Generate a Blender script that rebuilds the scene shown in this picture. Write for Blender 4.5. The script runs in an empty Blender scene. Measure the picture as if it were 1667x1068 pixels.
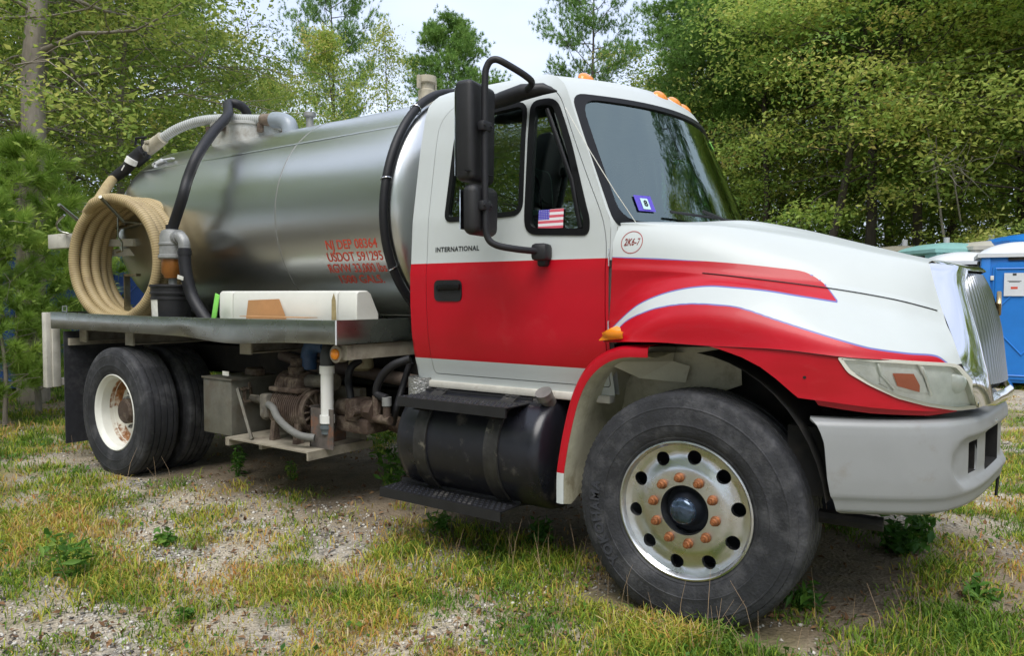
import bpy, bmesh, math, random
import numpy as np
from mathutils import Vector, Matrix, geometry
random.seed(7); RNG = np.random.default_rng(11)
PI = math.pi
scene = bpy.context.scene
COL = scene.collection

# ---------------------------------------------------------------- camera
cam_d = bpy.data.cameras.new('camera'); cam = bpy.data.objects.new('camera', cam_d); COL.objects.link(cam)
cam.location = (1.2144, -4.1620, 1.4226)
cam.matrix_world = Matrix([(0.818484,-0.026578,0.573914,1.214368),(0.574521,0.032309,-0.817852,-4.161982),(0.003194,0.999124,0.041714,1.422618),(0.000000,0.000000,0.000000,1.000000)])
cam_d.sensor_width = 36.0; cam_d.lens = 26.090
cam_d.clip_start = 0.05; cam_d.clip_end = 600
scene.camera = cam
scene.render.resolution_x = 1024; scene.render.resolution_y = 657

# ---------------------------------------------------------------- sky, sun, exposure
SUN_EL, SUN_AZ = math.radians(58), math.radians(-62)      # azimuth of the direction TOWARDS the sun, from +X counter-clockwise
world = bpy.data.worlds.new('World'); scene.world = world; world.use_nodes = True
nt = world.node_tree; nt.nodes.clear()
wo = nt.nodes.new('ShaderNodeOutputWorld'); bg = nt.nodes.new('ShaderNodeBackground')
sky = nt.nodes.new('ShaderNodeTexSky'); sky.sky_type = 'NISHITA'; sky.sun_disc = False
sky.sun_elevation = SUN_EL; sky.sun_rotation = PI/2 - SUN_AZ
tc = nt.nodes.new('ShaderNodeTexCoord')
nz = nt.nodes.new('ShaderNodeTexNoise'); nz.inputs['Scale'].default_value = 2.2; nz.inputs['Detail'].default_value = 5
mp = nt.nodes.new('ShaderNodeMapping'); mp.inputs['Scale'].default_value = (1, 1, 2.5)
cr = nt.nodes.new('ShaderNodeValToRGB')
cr.color_ramp.elements[0].position = .35; cr.color_ramp.elements[0].color = (3.2, 3.6, 4.6, 1)
cr.color_ramp.elements[1].position = .7; cr.color_ramp.elements[1].color = (4.3, 4.6, 5.3, 1)
mx = nt.nodes.new('ShaderNodeMixRGB'); mx.inputs['Fac'].default_value = .86
nt.links.new(tc.outputs['Generated'], mp.inputs['Vector']); nt.links.new(mp.outputs[0], nz.inputs['Vector'])
nt.links.new(nz.outputs['Fac'], cr.inputs['Fac'])
nt.links.new(sky.outputs[0], mx.inputs['Color1']); nt.links.new(cr.outputs[0], mx.inputs['Color2'])
nt.links.new(mx.outputs[0], bg.inputs['Color']); bg.inputs['Strength'].default_value = .10
nt.links.new(bg.outputs[0], wo.inputs['Surface'])
sd = bpy.data.lights.new('sun', 'SUN'); sd.energy = 1.2; sd.angle = math.radians(40); sd.color = (1, .96, .9)
sun = bpy.data.objects.new('sun', sd); COL.objects.link(sun)
sv = Vector((math.cos(SUN_EL)*math.cos(SUN_AZ), math.cos(SUN_EL)*math.sin(SUN_AZ), math.sin(SUN_EL)))
sun.rotation_euler = sv.to_track_quat('Z', 'Y').to_euler()
sun.location = (0, 0, 30)
scene.view_settings.view_transform = 'Standard'; scene.view_settings.look = 'None'
scene.view_settings.exposure = 1.45; scene.view_settings.gamma = 1
scene.view_settings.use_curve_mapping = False

# ---------------------------------------------------------------- materials
def mat(name, col, rough=.6, metal=0., var=None, vs=6., bump=0., bs=60., spec=.5, coat=0., col2=None, f2=(.55, .7), s2=3., dist=.0, scale=(1, 1, 1), rvar=0., trans=None):
    """Principled; var = fractional brightness variation; col2 = second colour in noise patches (stains)."""
    m = bpy.data.materials.new(name); m.use_nodes = True; n = m.node_tree; N = n.nodes; L = n.links
    b = N['Principled BSDF']; b.inputs['Roughness'].default_value = rough; b.inputs['Metallic'].default_value = metal
    b.inputs['Specular IOR Level'].default_value = spec; b.inputs['Coat Weight'].default_value = coat
    b.inputs['Coat Roughness'].default_value = .08
    t = N.new('ShaderNodeTexCoord'); mp = N.new('ShaderNodeMapping'); mp.inputs['Scale'].default_value = scale
    L.new(t.outputs['Object'], mp.inputs['Vector'])
    out = None
    rgb = N.new('ShaderNodeRGB'); rgb.outputs[0].default_value = (*col, 1); out = rgb.outputs[0]
    if var:
        z = N.new('ShaderNodeTexNoise'); z.inputs['Scale'].default_value = vs; z.inputs['Detail'].default_value = 6; z.inputs['Roughness'].default_value = .65
        L.new(mp.outputs[0], z.inputs['Vector'])
        r = N.new('ShaderNodeMapRange'); r.inputs['From Min'].default_value = .3; r.inputs['From Max'].default_value = .7
        r.inputs['To Min'].default_value = 1-var; r.inputs['To Max'].default_value = 1+var; L.new(z.outputs['Fac'], r.inputs['Value'])
        mu = N.new('ShaderNodeVectorMath'); mu.operation = 'SCALE'; L.new(out, mu.inputs[0]); L.new(r.outputs[0], mu.inputs['Scale']); out = mu.outputs[0]
    if col2:
        z = N.new('ShaderNodeTexNoise'); z.inputs['Scale'].default_value = s2; z.inputs['Detail'].default_value = 8; z.inputs['Roughness'].default_value = .7
        L.new(mp.outputs[0], z.inputs['Vector'])
        r = N.new('ShaderNodeMapRange'); r.inputs['From Min'].default_value = f2[0]; r.inputs['From Max'].default_value = f2[1]; L.new(z.outputs['Fac'], r.inputs['Value'])
        mi = N.new('ShaderNodeMixRGB'); L.new(r.outputs[0], mi.inputs['Fac']); L.new(out, mi.inputs['Color1']); mi.inputs['Color2'].default_value = (*col2, 1); out = mi.outputs[0]
    L.new(out, b.inputs['Base Color'])
    if rvar:
        z = N.new('ShaderNodeTexNoise'); z.inputs['Scale'].default_value = 4; z.inputs['Detail'].default_value = 5
        L.new(mp.outputs[0], z.inputs['Vector'])
        r = N.new('ShaderNodeMapRange'); r.inputs['From Min'].default_value = .35; r.inputs['From Max'].default_value = .65
        r.inputs['To Min'].default_value = rough-rvar; r.inputs['To Max'].default_value = rough+rvar; L.new(z.outputs['Fac'], r.inputs['Value']); L.new(r.outputs[0], b.inputs['Roughness'])
    if bump:
        z = N.new('ShaderNodeTexNoise'); z.inputs['Scale'].default_value = bs; z.inputs['Detail'].default_value = 4
        L.new(mp.outputs[0], z.inputs['Vector'])
        bu = N.new('ShaderNodeBump'); bu.inputs['Strength'].default_value = bump; bu.inputs['Distance'].default_value = .01
        L.new(z.outputs['Fac'], bu.inputs['Height']); L.new(bu.outputs[0], b.inputs['Normal'])
    if trans:
        tr = N.new('ShaderNodeBsdfTranslucent'); ms = N.new('ShaderNodeMixShader'); ms.inputs['Fac'].default_value = trans
        L.new(out, tr.inputs['Color']); L.new(b.outputs[0], ms.inputs[1]); L.new(tr.outputs[0], ms.inputs[2])
        L.new(ms.outputs[0], N['Material Output'].inputs['Surface'])
    return m

def glass_mat(name, tint=(.5, .62, .56), ior=1.6, rough=0.):
    m = bpy.data.materials.new(name); m.use_nodes = True; N = m.node_tree.nodes; L = m.node_tree.links
    N.remove(N['Principled BSDF']); o = N['Material Output']
    a = N.new('ShaderNodeBsdfTransparent'); a.inputs[0].default_value = (*tint, 1)
    g = N.new('ShaderNodeBsdfGlossy'); g.inputs['Roughness'].default_value = rough; g.inputs['Color'].default_value = (.82, .98, .92, 1)
    f = N.new('ShaderNodeFresnel'); f.inputs['IOR'].default_value = ior
    x = N.new('ShaderNodeMixShader'); L.new(f.outputs[0], x.inputs[0]); L.new(a.outputs[0], x.inputs[1]); L.new(g.outputs[0], x.inputs[2]); L.new(x.outputs[0], o.inputs[0])
    return m

def paint_mat():
    m = mat('truck_paint', (.51, .545, .54), .42, var=.025, vs=3, spec=.4, coat=.12, bump=.02, bs=9)
    N = m.node_tree.nodes; L = m.node_tree.links; b = N['Principled BSDF']
    src = b.inputs['Base Color'].links[0].from_socket
    a = N.new('ShaderNodeAttribute'); a.attribute_name = 'stripe'
    r = N.new('ShaderNodeMapRange'); r.inputs['From Min'].default_value = -.0004; r.inputs['From Max'].default_value = .0004; L.new(a.outputs['Fac'], r.inputs['Value'])
    z = N.new('ShaderNodeTexNoise'); z.inputs['Scale'].default_value = 2.5; z.inputs['Detail'].default_value = 5
    rr = N.new('ShaderNodeValToRGB'); rr.color_ramp.elements[0].color = (.40, .0005, .007, 1); rr.color_ramp.elements[1].color = (.49, .001, .014, 1)
    rr.color_ramp.elements[0].position = .35; rr.color_ramp.elements[1].position = .65; L.new(z.outputs['Fac'], rr.inputs['Fac'])
    mi = N.new('ShaderNodeMixRGB'); L.new(r.outputs[0], mi.inputs['Fac']); L.new(src, mi.inputs['Color1']); L.new(rr.outputs[0], mi.inputs['Color2'])
    p = N.new('ShaderNodeAttribute'); p.attribute_name = 'pin'
    r2 = N.new('ShaderNodeMapRange'); r2.inputs['From Min'].default_value = -.0004; r2.inputs['From Max'].default_value = .0004; L.new(p.outputs['Fac'], r2.inputs['Value'])
    m2 = N.new('ShaderNodeMixRGB'); L.new(r2.outputs[0], m2.inputs['Fac']); L.new(mi.outputs[0], m2.inputs['Color1']); m2.inputs['Color2'].default_value = (.13, .14, .38, 1)
    # thin dust in patches
    z2 = N.new('ShaderNodeTexNoise'); z2.inputs['Scale'].default_value = 7; z2.inputs['Detail'].default_value = 9; z2.inputs['Roughness'].default_value = .75
    r3 = N.new('ShaderNodeMapRange'); r3.inputs['From Min'].default_value = .56; r3.inputs['From Max'].default_value = .8; r3.inputs['To Max'].default_value = .06; L.new(z2.outputs['Fac'], r3.inputs['Value'])
    m3 = N.new('ShaderNodeMixRGB'); L.new(r3.outputs[0], m3.inputs['Fac']); L.new(m2.outputs[0], m3.inputs['Color1']); m3.inputs['Color2'].default_value = (.42, .38, .33, 1)
    L.new(m3.outputs[0], b.inputs['Base Color'])
    return m

M = {}
M['paint'] = paint_mat()
M['cream'] = mat('cream_plastic', (.52, .50, .38), .6, var=.12, vs=5, col2=(.20, .17, .10), f2=(.5, .75), s2=5, bump=.2, bs=20)
M['steel'] = mat('stainless_tank', (.60, .615, .605), .28, 1.)
M['bedmetal'] = mat('dull_aluminium', (.36, .37, .33), .26, 1., var=.08, vs=5, rvar=.05, bump=.05, bs=10, col2=(.20, .2, .16), f2=(.5, .95), s2=3)
M['chrome'] = mat('chrome', (.78, .79, .80), .05, 1., bump=.03, bs=5)
M['alloy'] = mat('polished_alloy', (.68, .70, .72), .30, 1., var=.12, vs=7, rvar=.07, col2=(.52, .49, .44), f2=(.5, .75), s2=9)
M['rubber'] = mat('tyre_rubber', (.020, .021, .025), .75, var=.4, vs=9, bump=.3, bs=90, col2=(.080, .080, .085), f2=(.48, .72), s2=7)
M['tread'] = M['rubber']
M['blackpl'] = mat('black_plastic', (.011, .011, .013), .5, var=.3, vs=12, bump=.25, bs=260)
M['blackgloss'] = mat('black_seal', (.003, .003, .0035), .45, spec=.3)
M['hose'] = mat('black_hose', (.009, .009, .012), .55, var=.2, vs=20, bump=.1, bs=80)
M['tankblk'] = mat('black_painted_tank', (.009, .0095, .014), .36, var=.3, vs=6, rvar=.12, col2=(.17, .155, .135), f2=(.56, .80), s2=5, bump=.06, bs=30)
M['frame'] = mat('frame_dirty', (.010, .0095, .009), .85, var=.4, vs=8, col2=(.03, .024, .018), f2=(.5, .7), s2=6)
M['dirtmetal'] = mat('muddy_metal', (.115, .105, .088), .7, .1, var=.35, vs=8, col2=(.27, .24, .19), f2=(.5, .7), s2=5, bump=.3, bs=60)
M['boxmetal'] = mat('weathered_box', (.15, .145, .12), .6, .3, var=.25, vs=6, col2=(.11, .085, .06), f2=(.5, .72), s2=5, bump=.1, bs=40)
M['rust'] = mat('rusty_pump', (.070, .046, .034), .75, .1, var=.4, vs=10, col2=(.20, .16, .12), f2=(.48, .66), s2=9, bump=.5, bs=80)
M['bumper'] = mat('grey_bumper', (.27, .28, .285), .45, var=.05, vs=4, col2=(.22, .205, .18), f2=(.58, .8), s2=5, bump=.03, bs=200)
M['beigehose'] = mat('beige_hose', (.50, .40, .21), .6, var=.15, vs=6, col2=(.30, .22, .12), f2=(.52, .8), s2=9)
def grooved(m, dark):
    N = m.node_tree.nodes; L = m.node_tree.links; b = N['Principled BSDF']; src = b.inputs['Base Color'].links[0].from_socket
    a = N.new('ShaderNodeAttribute'); a.attribute_name = 'groove'; x = N.new('ShaderNodeMixRGB'); L.new(a.outputs['Fac'], x.inputs[0]); L.new(src, x.inputs[1]); x.inputs[2].default_value = (*dark, 1); L.new(x.outputs[0], b.inputs['Base Color'])
grooved(M['beigehose'], (.16, .10, .045))
M['whitehose'] = mat('clear_hose', (.55, .57, .56), .35, var=.1, vs=10)
grooved(M['whitehose'], (.20, .21, .20))
M['greycast'] = mat('grey_casting', (.27, .275, .27), .5, .3, var=.2, vs=12, bump=.15, bs=60)
M['beigepaint'] = mat('beige_fitting', (.44, .40, .31), .6, var=.2, vs=12, col2=(.2, .13, .08), f2=(.6, .75), s2=12)
M['whitepaint'] = mat('white_post_paint', (.55, .53, .47), .55, var=.15, vs=9, col2=(.25, .2, .15), f2=(.6, .75), s2=8)
M['pvc'] = mat('white_pvc', (.80, .80, .77), .35, var=.05, vs=8, col2=(.55, .5, .4), f2=(.65, .85), s2=8)
M['poly'] = mat('white_poly', (.74, .74, .68), .45, var=.05, vs=4, col2=(.40, .34, .22), f2=(.68, .8), s2=4, trans=.15)
M['wheelwhite'] = mat('white_wheel', (.72, .72, .66), .45, var=.08, vs=5, col2=(.30, .12, .03), f2=(.66, .78), s2=5)
M['copper'] = mat('rusty_nut', (.27, .10, .035), .55, .4, var=.5, vs=60, bump=.3, bs=200)
M['amber'] = mat('amber_lens', (.85, .26, .01), .25, coat=.5)
M['red_lens'] = mat('orange_bulb', (.62, .16, .08), .3, coat=.3)
M['lens'] = glass_mat('headlight_lens', (.98, .98, .96), 1.4, .05)
M['reflector'] = mat('lamp_reflector', (.84, .85, .83), .30, .22, var=.12, vs=14, bump=.05, bs=60)
M['glass'] = glass_mat('side_glass', (.42, .66, .50), 2.5)
M['wglass'] = glass_mat('windscreen_glass', (.55, .78, .68), 2.7)
M['interior'] = mat('cab_interior', (.11, .115, .12), .8, var=.2)
M['interior2'] = mat('cab_lining', (.30, .31, .30), .8, var=.1)
M['seat'] = mat('seat_fabric', (.10, .11, .13), .9, var=.2)
M['brass'] = mat('orange_bowl', (.26, .10, .02), .35, .2, var=.3, vs=10)
M['card'] = mat('cardboard', (.42, .22, .09), .8, var=.1, vs=8)
M['green'] = mat('green_plastic', (.25, .72, .12), .5)
M['label'] = mat('paper_label', (.66, .66, .60), .7, var=.15, vs=30)
M['redprint'] = mat('red_print', (.60, .07, .035), .6)
M['darkprint'] = mat('dark_print', (.04, .045, .045), .4)
M['maroon'] = mat('maroon_print', (.35, .05, .04), .6)
M['hub'] = mat('hub_dark', (.012, .015, .022), .45, .2, var=.3)
M['hubglass'] = mat('hub_cap', (.05, .08, .13), .12, .6, var=.5, vs=25, coat=.6)
M['bark'] = mat('bark', (.24, .205, .17), .9, var=.4, vs=9, scale=(1, 1, .25), bump=.8, bs=18, col2=(.34, .30, .25), f2=(.45, .65), s2=6)
M['barkd'] = mat('bark_dark', (.075, .06, .05), .9, var=.4, vs=9, scale=(1, 1, .25), bump=.8, bs=18)
M['blue'] = mat('blue_plastic', (.010, .17, .56), .42, var=.08, vs=2.5)
M['slat'] = mat('slat_chrome', (.38, .39, .40), .18, 1.)
M['bluedark'] = mat('blue_plastic_old', (.012, .06, .26), .5, var=.1, vs=2.5)
M['roofwhite'] = mat('white_roof', (.62, .64, .67), .45, var=.04)
M['greyplastic'] = mat('vent_grey', (.45, .46, .47), .5)

# ---------------------------------------------------------------- object helpers
def tag(o, label=None, cat=None, group=None, kind=None):
    if label: o['label'] = label
    if cat: o['category'] = cat
    if group: o['group'] = group
    if kind: o['kind'] = kind
    return o
def thing(name, label, cat, loc=(0, 0, 0), group=None, rz=0.):
    o = bpy.data.objects.new(name, None); COL.objects.link(o); o.location = loc; o.rotation_euler = (0, 0, rz)
    o.empty_display_size = .2
    return tag(o, label, cat, group)
def origin(parent):
    p = Vector((0, 0, 0))
    while parent is not None: p = p + Vector(parent.location); parent = parent.parent
    return p
def link(name, me, parent=None, label=None):
    o = bpy.data.objects.new(name, me); COL.objects.link(o)
    if parent is not None: o.parent = parent
    if label: o['label'] = label
    return o
def mesh(name, V, F, m, smooth=40):
    me = bpy.data.meshes.new(name); me.from_pydata([tuple(v) for v in V], [], [tuple(f) for f in F]); me.update()
    if isinstance(m, (list, tuple)):
        for k in m: me.materials.append(k)
    elif m: me.materials.append(m)
    if smooth:
        me.polygons.foreach_set('use_smooth', [True]*len(me.polygons)); me.set_sharp_from_angle(angle=math.radians(smooth))
    return me
def npmesh(name, V, F, m, attr=None):
    """fast path: all faces have the same size; V (n,3), F (m,k)."""
    me = bpy.data.meshes.new(name); V = np.asarray(V, np.float32); F = np.asarray(F, np.int32); k = F.shape[1]
    me.vertices.add(len(V)); me.vertices.foreach_set('co', V.ravel())
    me.loops.add(F.size); me.loops.foreach_set('vertex_index', F.ravel())
    me.polygons.add(len(F)); me.polygons.foreach_set('loop_start', np.arange(0, F.size, k, dtype=np.int32))
    me.update(calc_edges=True)
    if m: me.materials.append(m)
    if attr:
        for nme, arr in attr.items():
            a = me.attributes.new(nme, 'FLOAT', 'POINT'); a.data.foreach_set('value', np.asarray(arr, np.float32))
    return me
def fattr(me, name, vals):
    a = me.attributes.new(name, 'FLOAT', 'POINT'); a.data.foreach_set('value', np.asarray(vals, np.float32))

def unit(v): v = np.asarray(v, float); return v/(np.linalg.norm(v)+1e-12)
def spline(pts, n=8, closed=False):
    P_ = [np.asarray(p, float) for p in pts]
    if closed: P_ = [P_[-1]]+P_+[P_[0], P_[1]]
    else: P_ = [2*P_[0]-P_[1]]+P_+[2*P_[-1]-P_[-2]]
    out = []
    for i in range(1, len(P_)-2):
        a, b, c, d = P_[i-1:i+3]
        for k in range(n):
            t = k/n
            out.append(.5*((2*b)+(-a+c)*t+(2*a-5*b+4*c-d)*t*t+(-a+3*b-3*c+d)*t**3))
    if not closed: out.append(P_[-2])
    return out
def resample(pts, step):
    P_ = np.array(pts); d = np.r_[0, np.cumsum(np.linalg.norm(np.diff(P_, axis=0), axis=1))]
    n = max(2, int(d[-1]/step)+1); s = np.linspace(0, d[-1], n)
    return np.stack([np.interp(s, d, P_[:, k]) for k in range(3)], 1)

class MB:
    def __init__(s): s.V = []; s.F = []; s.mi = []
    def add(s, V, F, mi=0):
        o = len(s.V); s.V += [tuple(map(float, v)) for v in V]; s.F += [tuple(i+o for i in f) for f in F]; s.mi += [mi]*len(F); return s
    def box(s, c, d, rot=None, mi=0, bev=0.):
        x, y, z = [k/2 for k in d]
        if bev:
            b = min(bev, x*.9, y*.9, z*.9); R_ = []
            bm = bmesh.new(); bmesh.ops.create_cube(bm, size=1)
            for v in bm.verts: v.co = Vector((v.co.x*2*x, v.co.y*2*y, v.co.z*2*z))
            bmesh.ops.bevel(bm, geom=bm.edges[:], offset=b, segments=2, profile=.5, affect='EDGES')
            V = [v.co.copy() for v in bm.verts]; F = [[v.index for v in f.verts] for f in bm.faces]; bm.free()
        else:
            V = [Vector((i, j, k)) for i in (-x, x) for j in (-y, y) for k in (-z, z)]
            F = [(0, 1, 3, 2), (4, 6, 7, 5), (0, 4, 5, 1), (2, 3, 7, 6), (0, 2, 6, 4), (1, 5, 7, 3)]
        if rot is not None:
            R_ = rot if isinstance(rot, Matrix) else Matrix.Rotation(rot, 3, 'Z'); V = [R_ @ v for v in V]
        return s.add([v+Vector(c) for v in V], F, mi)
    def b2(s, a, b, bev=0., mi=0):      # box from min corner to max corner
        a = np.array(a, float); b = np.array(b, float); lo = np.minimum(a, b); hi = np.maximum(a, b); return s.box((lo+hi)/2, hi-lo, bev=bev, mi=mi)
    def tube(s, pts, r, n=12, caps=True, mi=0):
        P_ = [np.asarray(p, float) for p in pts]; m = len(P_); rr = r if hasattr(r, '__len__') else [r]*m
        t0 = unit(P_[1]-P_[0]); up = np.array([0, 0, 1.]) if abs(t0[2]) < .9 else np.array([1., 0, 0])
        a = unit(np.cross(up, t0)); V = []
        for i in range(m):
            t = unit(P_[min(i+1, m-1)]-P_[max(i-1, 0)]); a = unit(a-t*np.dot(a, t)); b = np.cross(t, a)
            for k in range(n):
                w = 2*PI*k/n; V.append(P_[i]+rr[i]*(math.cos(w)*a+math.sin(w)*b))
        F = [(i*n+k, i*n+(k+1) % n, (i+1)*n+(k+1) % n, (i+1)*n+k) for i in range(m-1) for k in range(n)]
        if caps: F += [tuple(range(n-1, -1, -1)), tuple((m-1)*n+k for k in range(n))]
        return s.add(V, F, mi)
    def cyl(s, a, b, r, n=20, r2=None, mi=0): return s.tube([a, b], [r, r if r2 is None else r2], n, mi=mi)
    def lathe(s, prof, c=(0, 0, 0), axis='y', n=48, mi=0, closed=False, mod=None):
        """prof: list of (radius, along)"""
        V = []; m = len(prof)
        for k in range(n):
            w = 2*PI*k/n; cw, sw = math.cos(w), math.sin(w)
            for j, (r, h) in enumerate(prof):
                if mod: r = r+mod(j, k)
                if axis == 'y': V.append((c[0]+r*cw, c[1]+h, c[2]+r*sw))
                elif axis == 'z': V.append((c[0]+r*cw, c[1]+r*sw, c[2]+h))
                else: V.append((c[0]+h, c[1]+r*cw, c[2]+r*sw))
        F = []
        for k in range(n):
            k2 = (k+1) % n
            for j in range(m-1): F.append((k*m+j, k*m+j+1, k2*m+j+1, k2*m+j))
        if axis == 'z': F = [f[::-1] for f in F]
        return s.add(V, F, mi)
    def prism(s, poly, ax, a, b, mi=0):
        """poly 2D list extruded along ax from a to b"""
        n = len(poly)
        def mk(p, h): return {'x': (h, p[0], p[1]), 'y': (p[0], h, p[1]), 'z': (p[0], p[1], h)}[ax]
        V = [mk(p, a) for p in poly]+[mk(p, b) for p in poly]
        F = [tuple(range(n)), tuple(range(2*n-1, n-1, -1))]+[(i, i+n, (i+1) % n+n, (i+1) % n) for i in range(n)]
        return s.add(V, F, mi)
    def build_each(s, name, m, parent=None, **k):
        """one object per connected piece"""
        par = list(range(len(s.V)))
        def find(a):
            while par[a] != a: par[a] = par[par[a]]; a = par[a]
            return a
        for f in s.F:
            for q in f[1:]: par[find(f[0])] = find(q)
        groups = {}
        for f in s.F: groups.setdefault(find(f[0]), []).append(f)
        for g in groups.values():
            ids = sorted({i for f in g for i in f}); mp_ = {i: j for j, i in enumerate(ids)}
            o = MB().add([s.V[i] for i in ids], [tuple(mp_[i] for i in f) for f in g]).build(name, m, parent, **k)
        return o
    def build(s, name, m, parent=None, smooth=40, label=None, stripe=None, fix=True, solid=None):
        me = bpy.data.meshes.new(name); me.from_pydata(s.V, [], s.F)
        if isinstance(m, (list, tuple)):
            for k in m: me.materials.append(k)
            me.polygons.foreach_set('material_index', s.mi)
        else: me.materials.append(m)
        if fix:
            bm = bmesh.new(); bm.from_mesh(me); bmesh.ops.recalc_face_normals(bm, faces=bm.faces); bm.to_mesh(me); bm.free()
        if stripe: stripe(me)
        me.update()
        if smooth:
            me.polygons.foreach_set('use_smooth', [True]*len(me.polygons)); me.set_sharp_from_angle(angle=math.radians(smooth))
        if solid:      # keep the rim of a panel crisp
            cnt = {}
            for p in me.polygons:
                for e in p.edge_keys: cnt[e] = cnt.get(e, 0)+1
            a_ = me.attributes.get('sharp_edge') or me.attributes.new('sharp_edge', 'BOOLEAN', 'EDGE')
            for i, e in enumerate(me.edges):
                if cnt.get(e.key, 0) < 2: a_.data[i].value = True
        o = link(name, me, parent, label)
        off = origin(parent)
        if off.length > 0: me.transform(Matrix.Translation(-off))
        if solid:
            md = o.modifiers.new('thickness', 'SOLIDIFY'); md.thickness = solid; md.offset = -1
        return o

def densify(poly, sp):
    out = []
    for i in range(len(poly)):
        a = np.array(poly[i], float); b = np.array(poly[(i+1) % len(poly)], float); n = max(1, int(np.linalg.norm(b-a)/sp+.5))
        for k in range(n): out.append(a+(b-a)*k/n)
    return out
def inpoly(pts, poly):
    pts = np.asarray(pts); x, y = pts[:, 0], pts[:, 1]; P_ = np.asarray(poly); r = np.zeros(len(pts), bool); j = len(P_)-1
    for i in range(len(P_)):
        xi, yi = P_[i]; xj, yj = P_[j]
        c = ((yi > y) != (yj > y)) & (x < (xj-xi)*(y-yi)/(yj-yi+1e-15)+xi); r ^= c; j = i
    return r
def patch(outer, holes, sp, mp, flip=False, mirror=False):
    """triangulate a 2D region with holes and lift it with mp(u, v) -> (x, y, z)"""
    rings = [densify(outer, sp)]+[densify(h, sp) for h in holes]
    pts = [p for r in rings for p in r]; edges = []; o = 0
    for r in rings:
        n = len(r); edges += [(o+i, o+(i+1) % n) for i in range(n)]; o += n
    O = np.array(rings[0]); lo = O.min(0); hi = O.max(0); B = np.array(pts)
    gx = np.arange(lo[0]+sp/2, hi[0], sp); gy = np.arange(lo[1]+sp/2, hi[1], sp)
    g = np.array([(x+(sp/2 if j % 2 else 0)*.0, y) for j, y in enumerate(gy) for x in gx])
    if len(g):
        k = inpoly(g, O)
        for h in rings[1:]: k &= ~inpoly(g, np.array(h))
        g = g[k]
        if len(g):
            d = np.array([np.min(np.hypot(B[:, 0]-q[0], B[:, 1]-q[1])) for q in g]); g = g[d > sp*.55]
            pts += list(g)
    vs, es, fs, ov, oe, of = geometry.delaunay_2d_cdt([Vector((float(p[0]), float(p[1]))) for p in pts], edges, [], 0, 1e-6)
    C = np.array([[(vs[f[0]][k]+vs[f[1]][k]+vs[f[2]][k])/3 for k in (0, 1)] for f in fs])
    keep = inpoly(C, O)
    for h in rings[1:]: keep &= ~inpoly(C, np.array(h))
    V = [mp(v[0], v[1]) for v in vs]; F = [tuple(f) for f, kk in zip(fs, keep) if kk]
    if flip: F = [f[::-1] for f in F]
    if mirror:
        n = len(V); V = V+[(x, -y, z) for x, y, z in V]; F = F+[tuple(i+n for i in f[::-1]) for f in F]
    return V, F
def rounded(poly, r, n=5):
    """round the corners of a 2D polygon; r may be a list"""
    out = []; m = len(poly)
    for i in range(m):
        p = np.array(poly[i], float); a = np.array(poly[i-1], float)-p; b = np.array(poly[(i+1) % m], float)-p
        rr = r[i] if hasattr(r, '__len__') else r
        t = min(rr, np.linalg.norm(a)*.45, np.linalg.norm(b)*.45); A = p+unit(a)*t; B_ = p+unit(b)*t
        for k in range(n+1):
            s = k/n; out.append((1-s)**2*A+2*s*(1-s)*p+s*s*B_)
    return out
def offset_poly(poly, d):
    P_ = np.array(poly, float); n = len(P_); A = .5*np.sum(P_[:, 0]*np.roll(P_[:, 1], -1)-np.roll(P_[:, 0], -1)*P_[:, 1]); s = 1 if A > 0 else -1
    out = []
    for i in range(n):
        t = unit(P_[(i+1) % n]-P_[i-1]); out.append(P_[i]+s*d*np.array([-t[1], t[0]]))
    return out
def text_mesh(txt, size, ext=.0008, bold=False, shear=0., spacing=1.0, offset=0.):
    cu = bpy.data.curves.new('lettering', 'FONT'); cu.body = txt; cu.size = size; cu.extrude = ext; cu.shear = shear; cu.space_character = spacing
    cu.offset = offset; cu.align_x = 'CENTER'; cu.align_y = 'CENTER'; cu.resolution_u = 4
    o = bpy.data.objects.new('lettering_source', cu); COL.objects.link(o)
    dg = bpy.context.evaluated_depsgraph_get(); dg.update()
    me = bpy.data.meshes.new_from_object(o.evaluated_get(dg))
    V = np.array([tuple(v.co) for v in me.vertices]); F = [tuple(p.vertices) for p in me.polygons]
    bpy.data.objects.remove(o); bpy.data.curves.remove(cu); bpy.data.meshes.remove(me)
    return V, F
# ================================================================ THE TRUCK
truck = thing('vacuum_truck', 'white and red septic pump truck with stainless tank, parked on sandy grass', 'truck', (0, 0, 0))

cabz = [.94, 1.0, 1.08, 1.2, 1.36, 1.56, 1.60, 1.85, 2.25, 2.47, 2.55, 2.59, 2.63]
cabh = [.945, .958, .985, 1.008, 1.020, 1.023, 1.014, 1.0, .936, .888, .85, .817, .74]
_z = np.linspace(.90, 2.63, 346); _h = np.interp(_z, cabz, cabh); _k = np.ones(9)/9
_hs = np.convolve(np.pad(_h, 4, 'edge'), _k, 'valid'); _hs[-8:] = _h[-8:]
def hw(z): return float(np.interp(z, _z, _hs))
def xcor(z): return float(np.interp(z, [.9, 1.78, 2.47, 2.52, 2.57, 2.61, 2.63], [-.43, -.43, -.745, -.78, -.84, -.93, -1.02]))
def front(t, z):       # t -1..1 across the cab (right to left), z nominal height
    e = 1-t*t; return (xcor(z)+.29*e*(1 if z > 1.78 else .0+1*(z-.9)/.88), t*hw(z), z+.012*e*max(0, (z-1.78)/.7))
def side(x, z): return (x, -hw(z), z)
def side_in(x, z): return (x, -hw(z)+.05, z)

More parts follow.
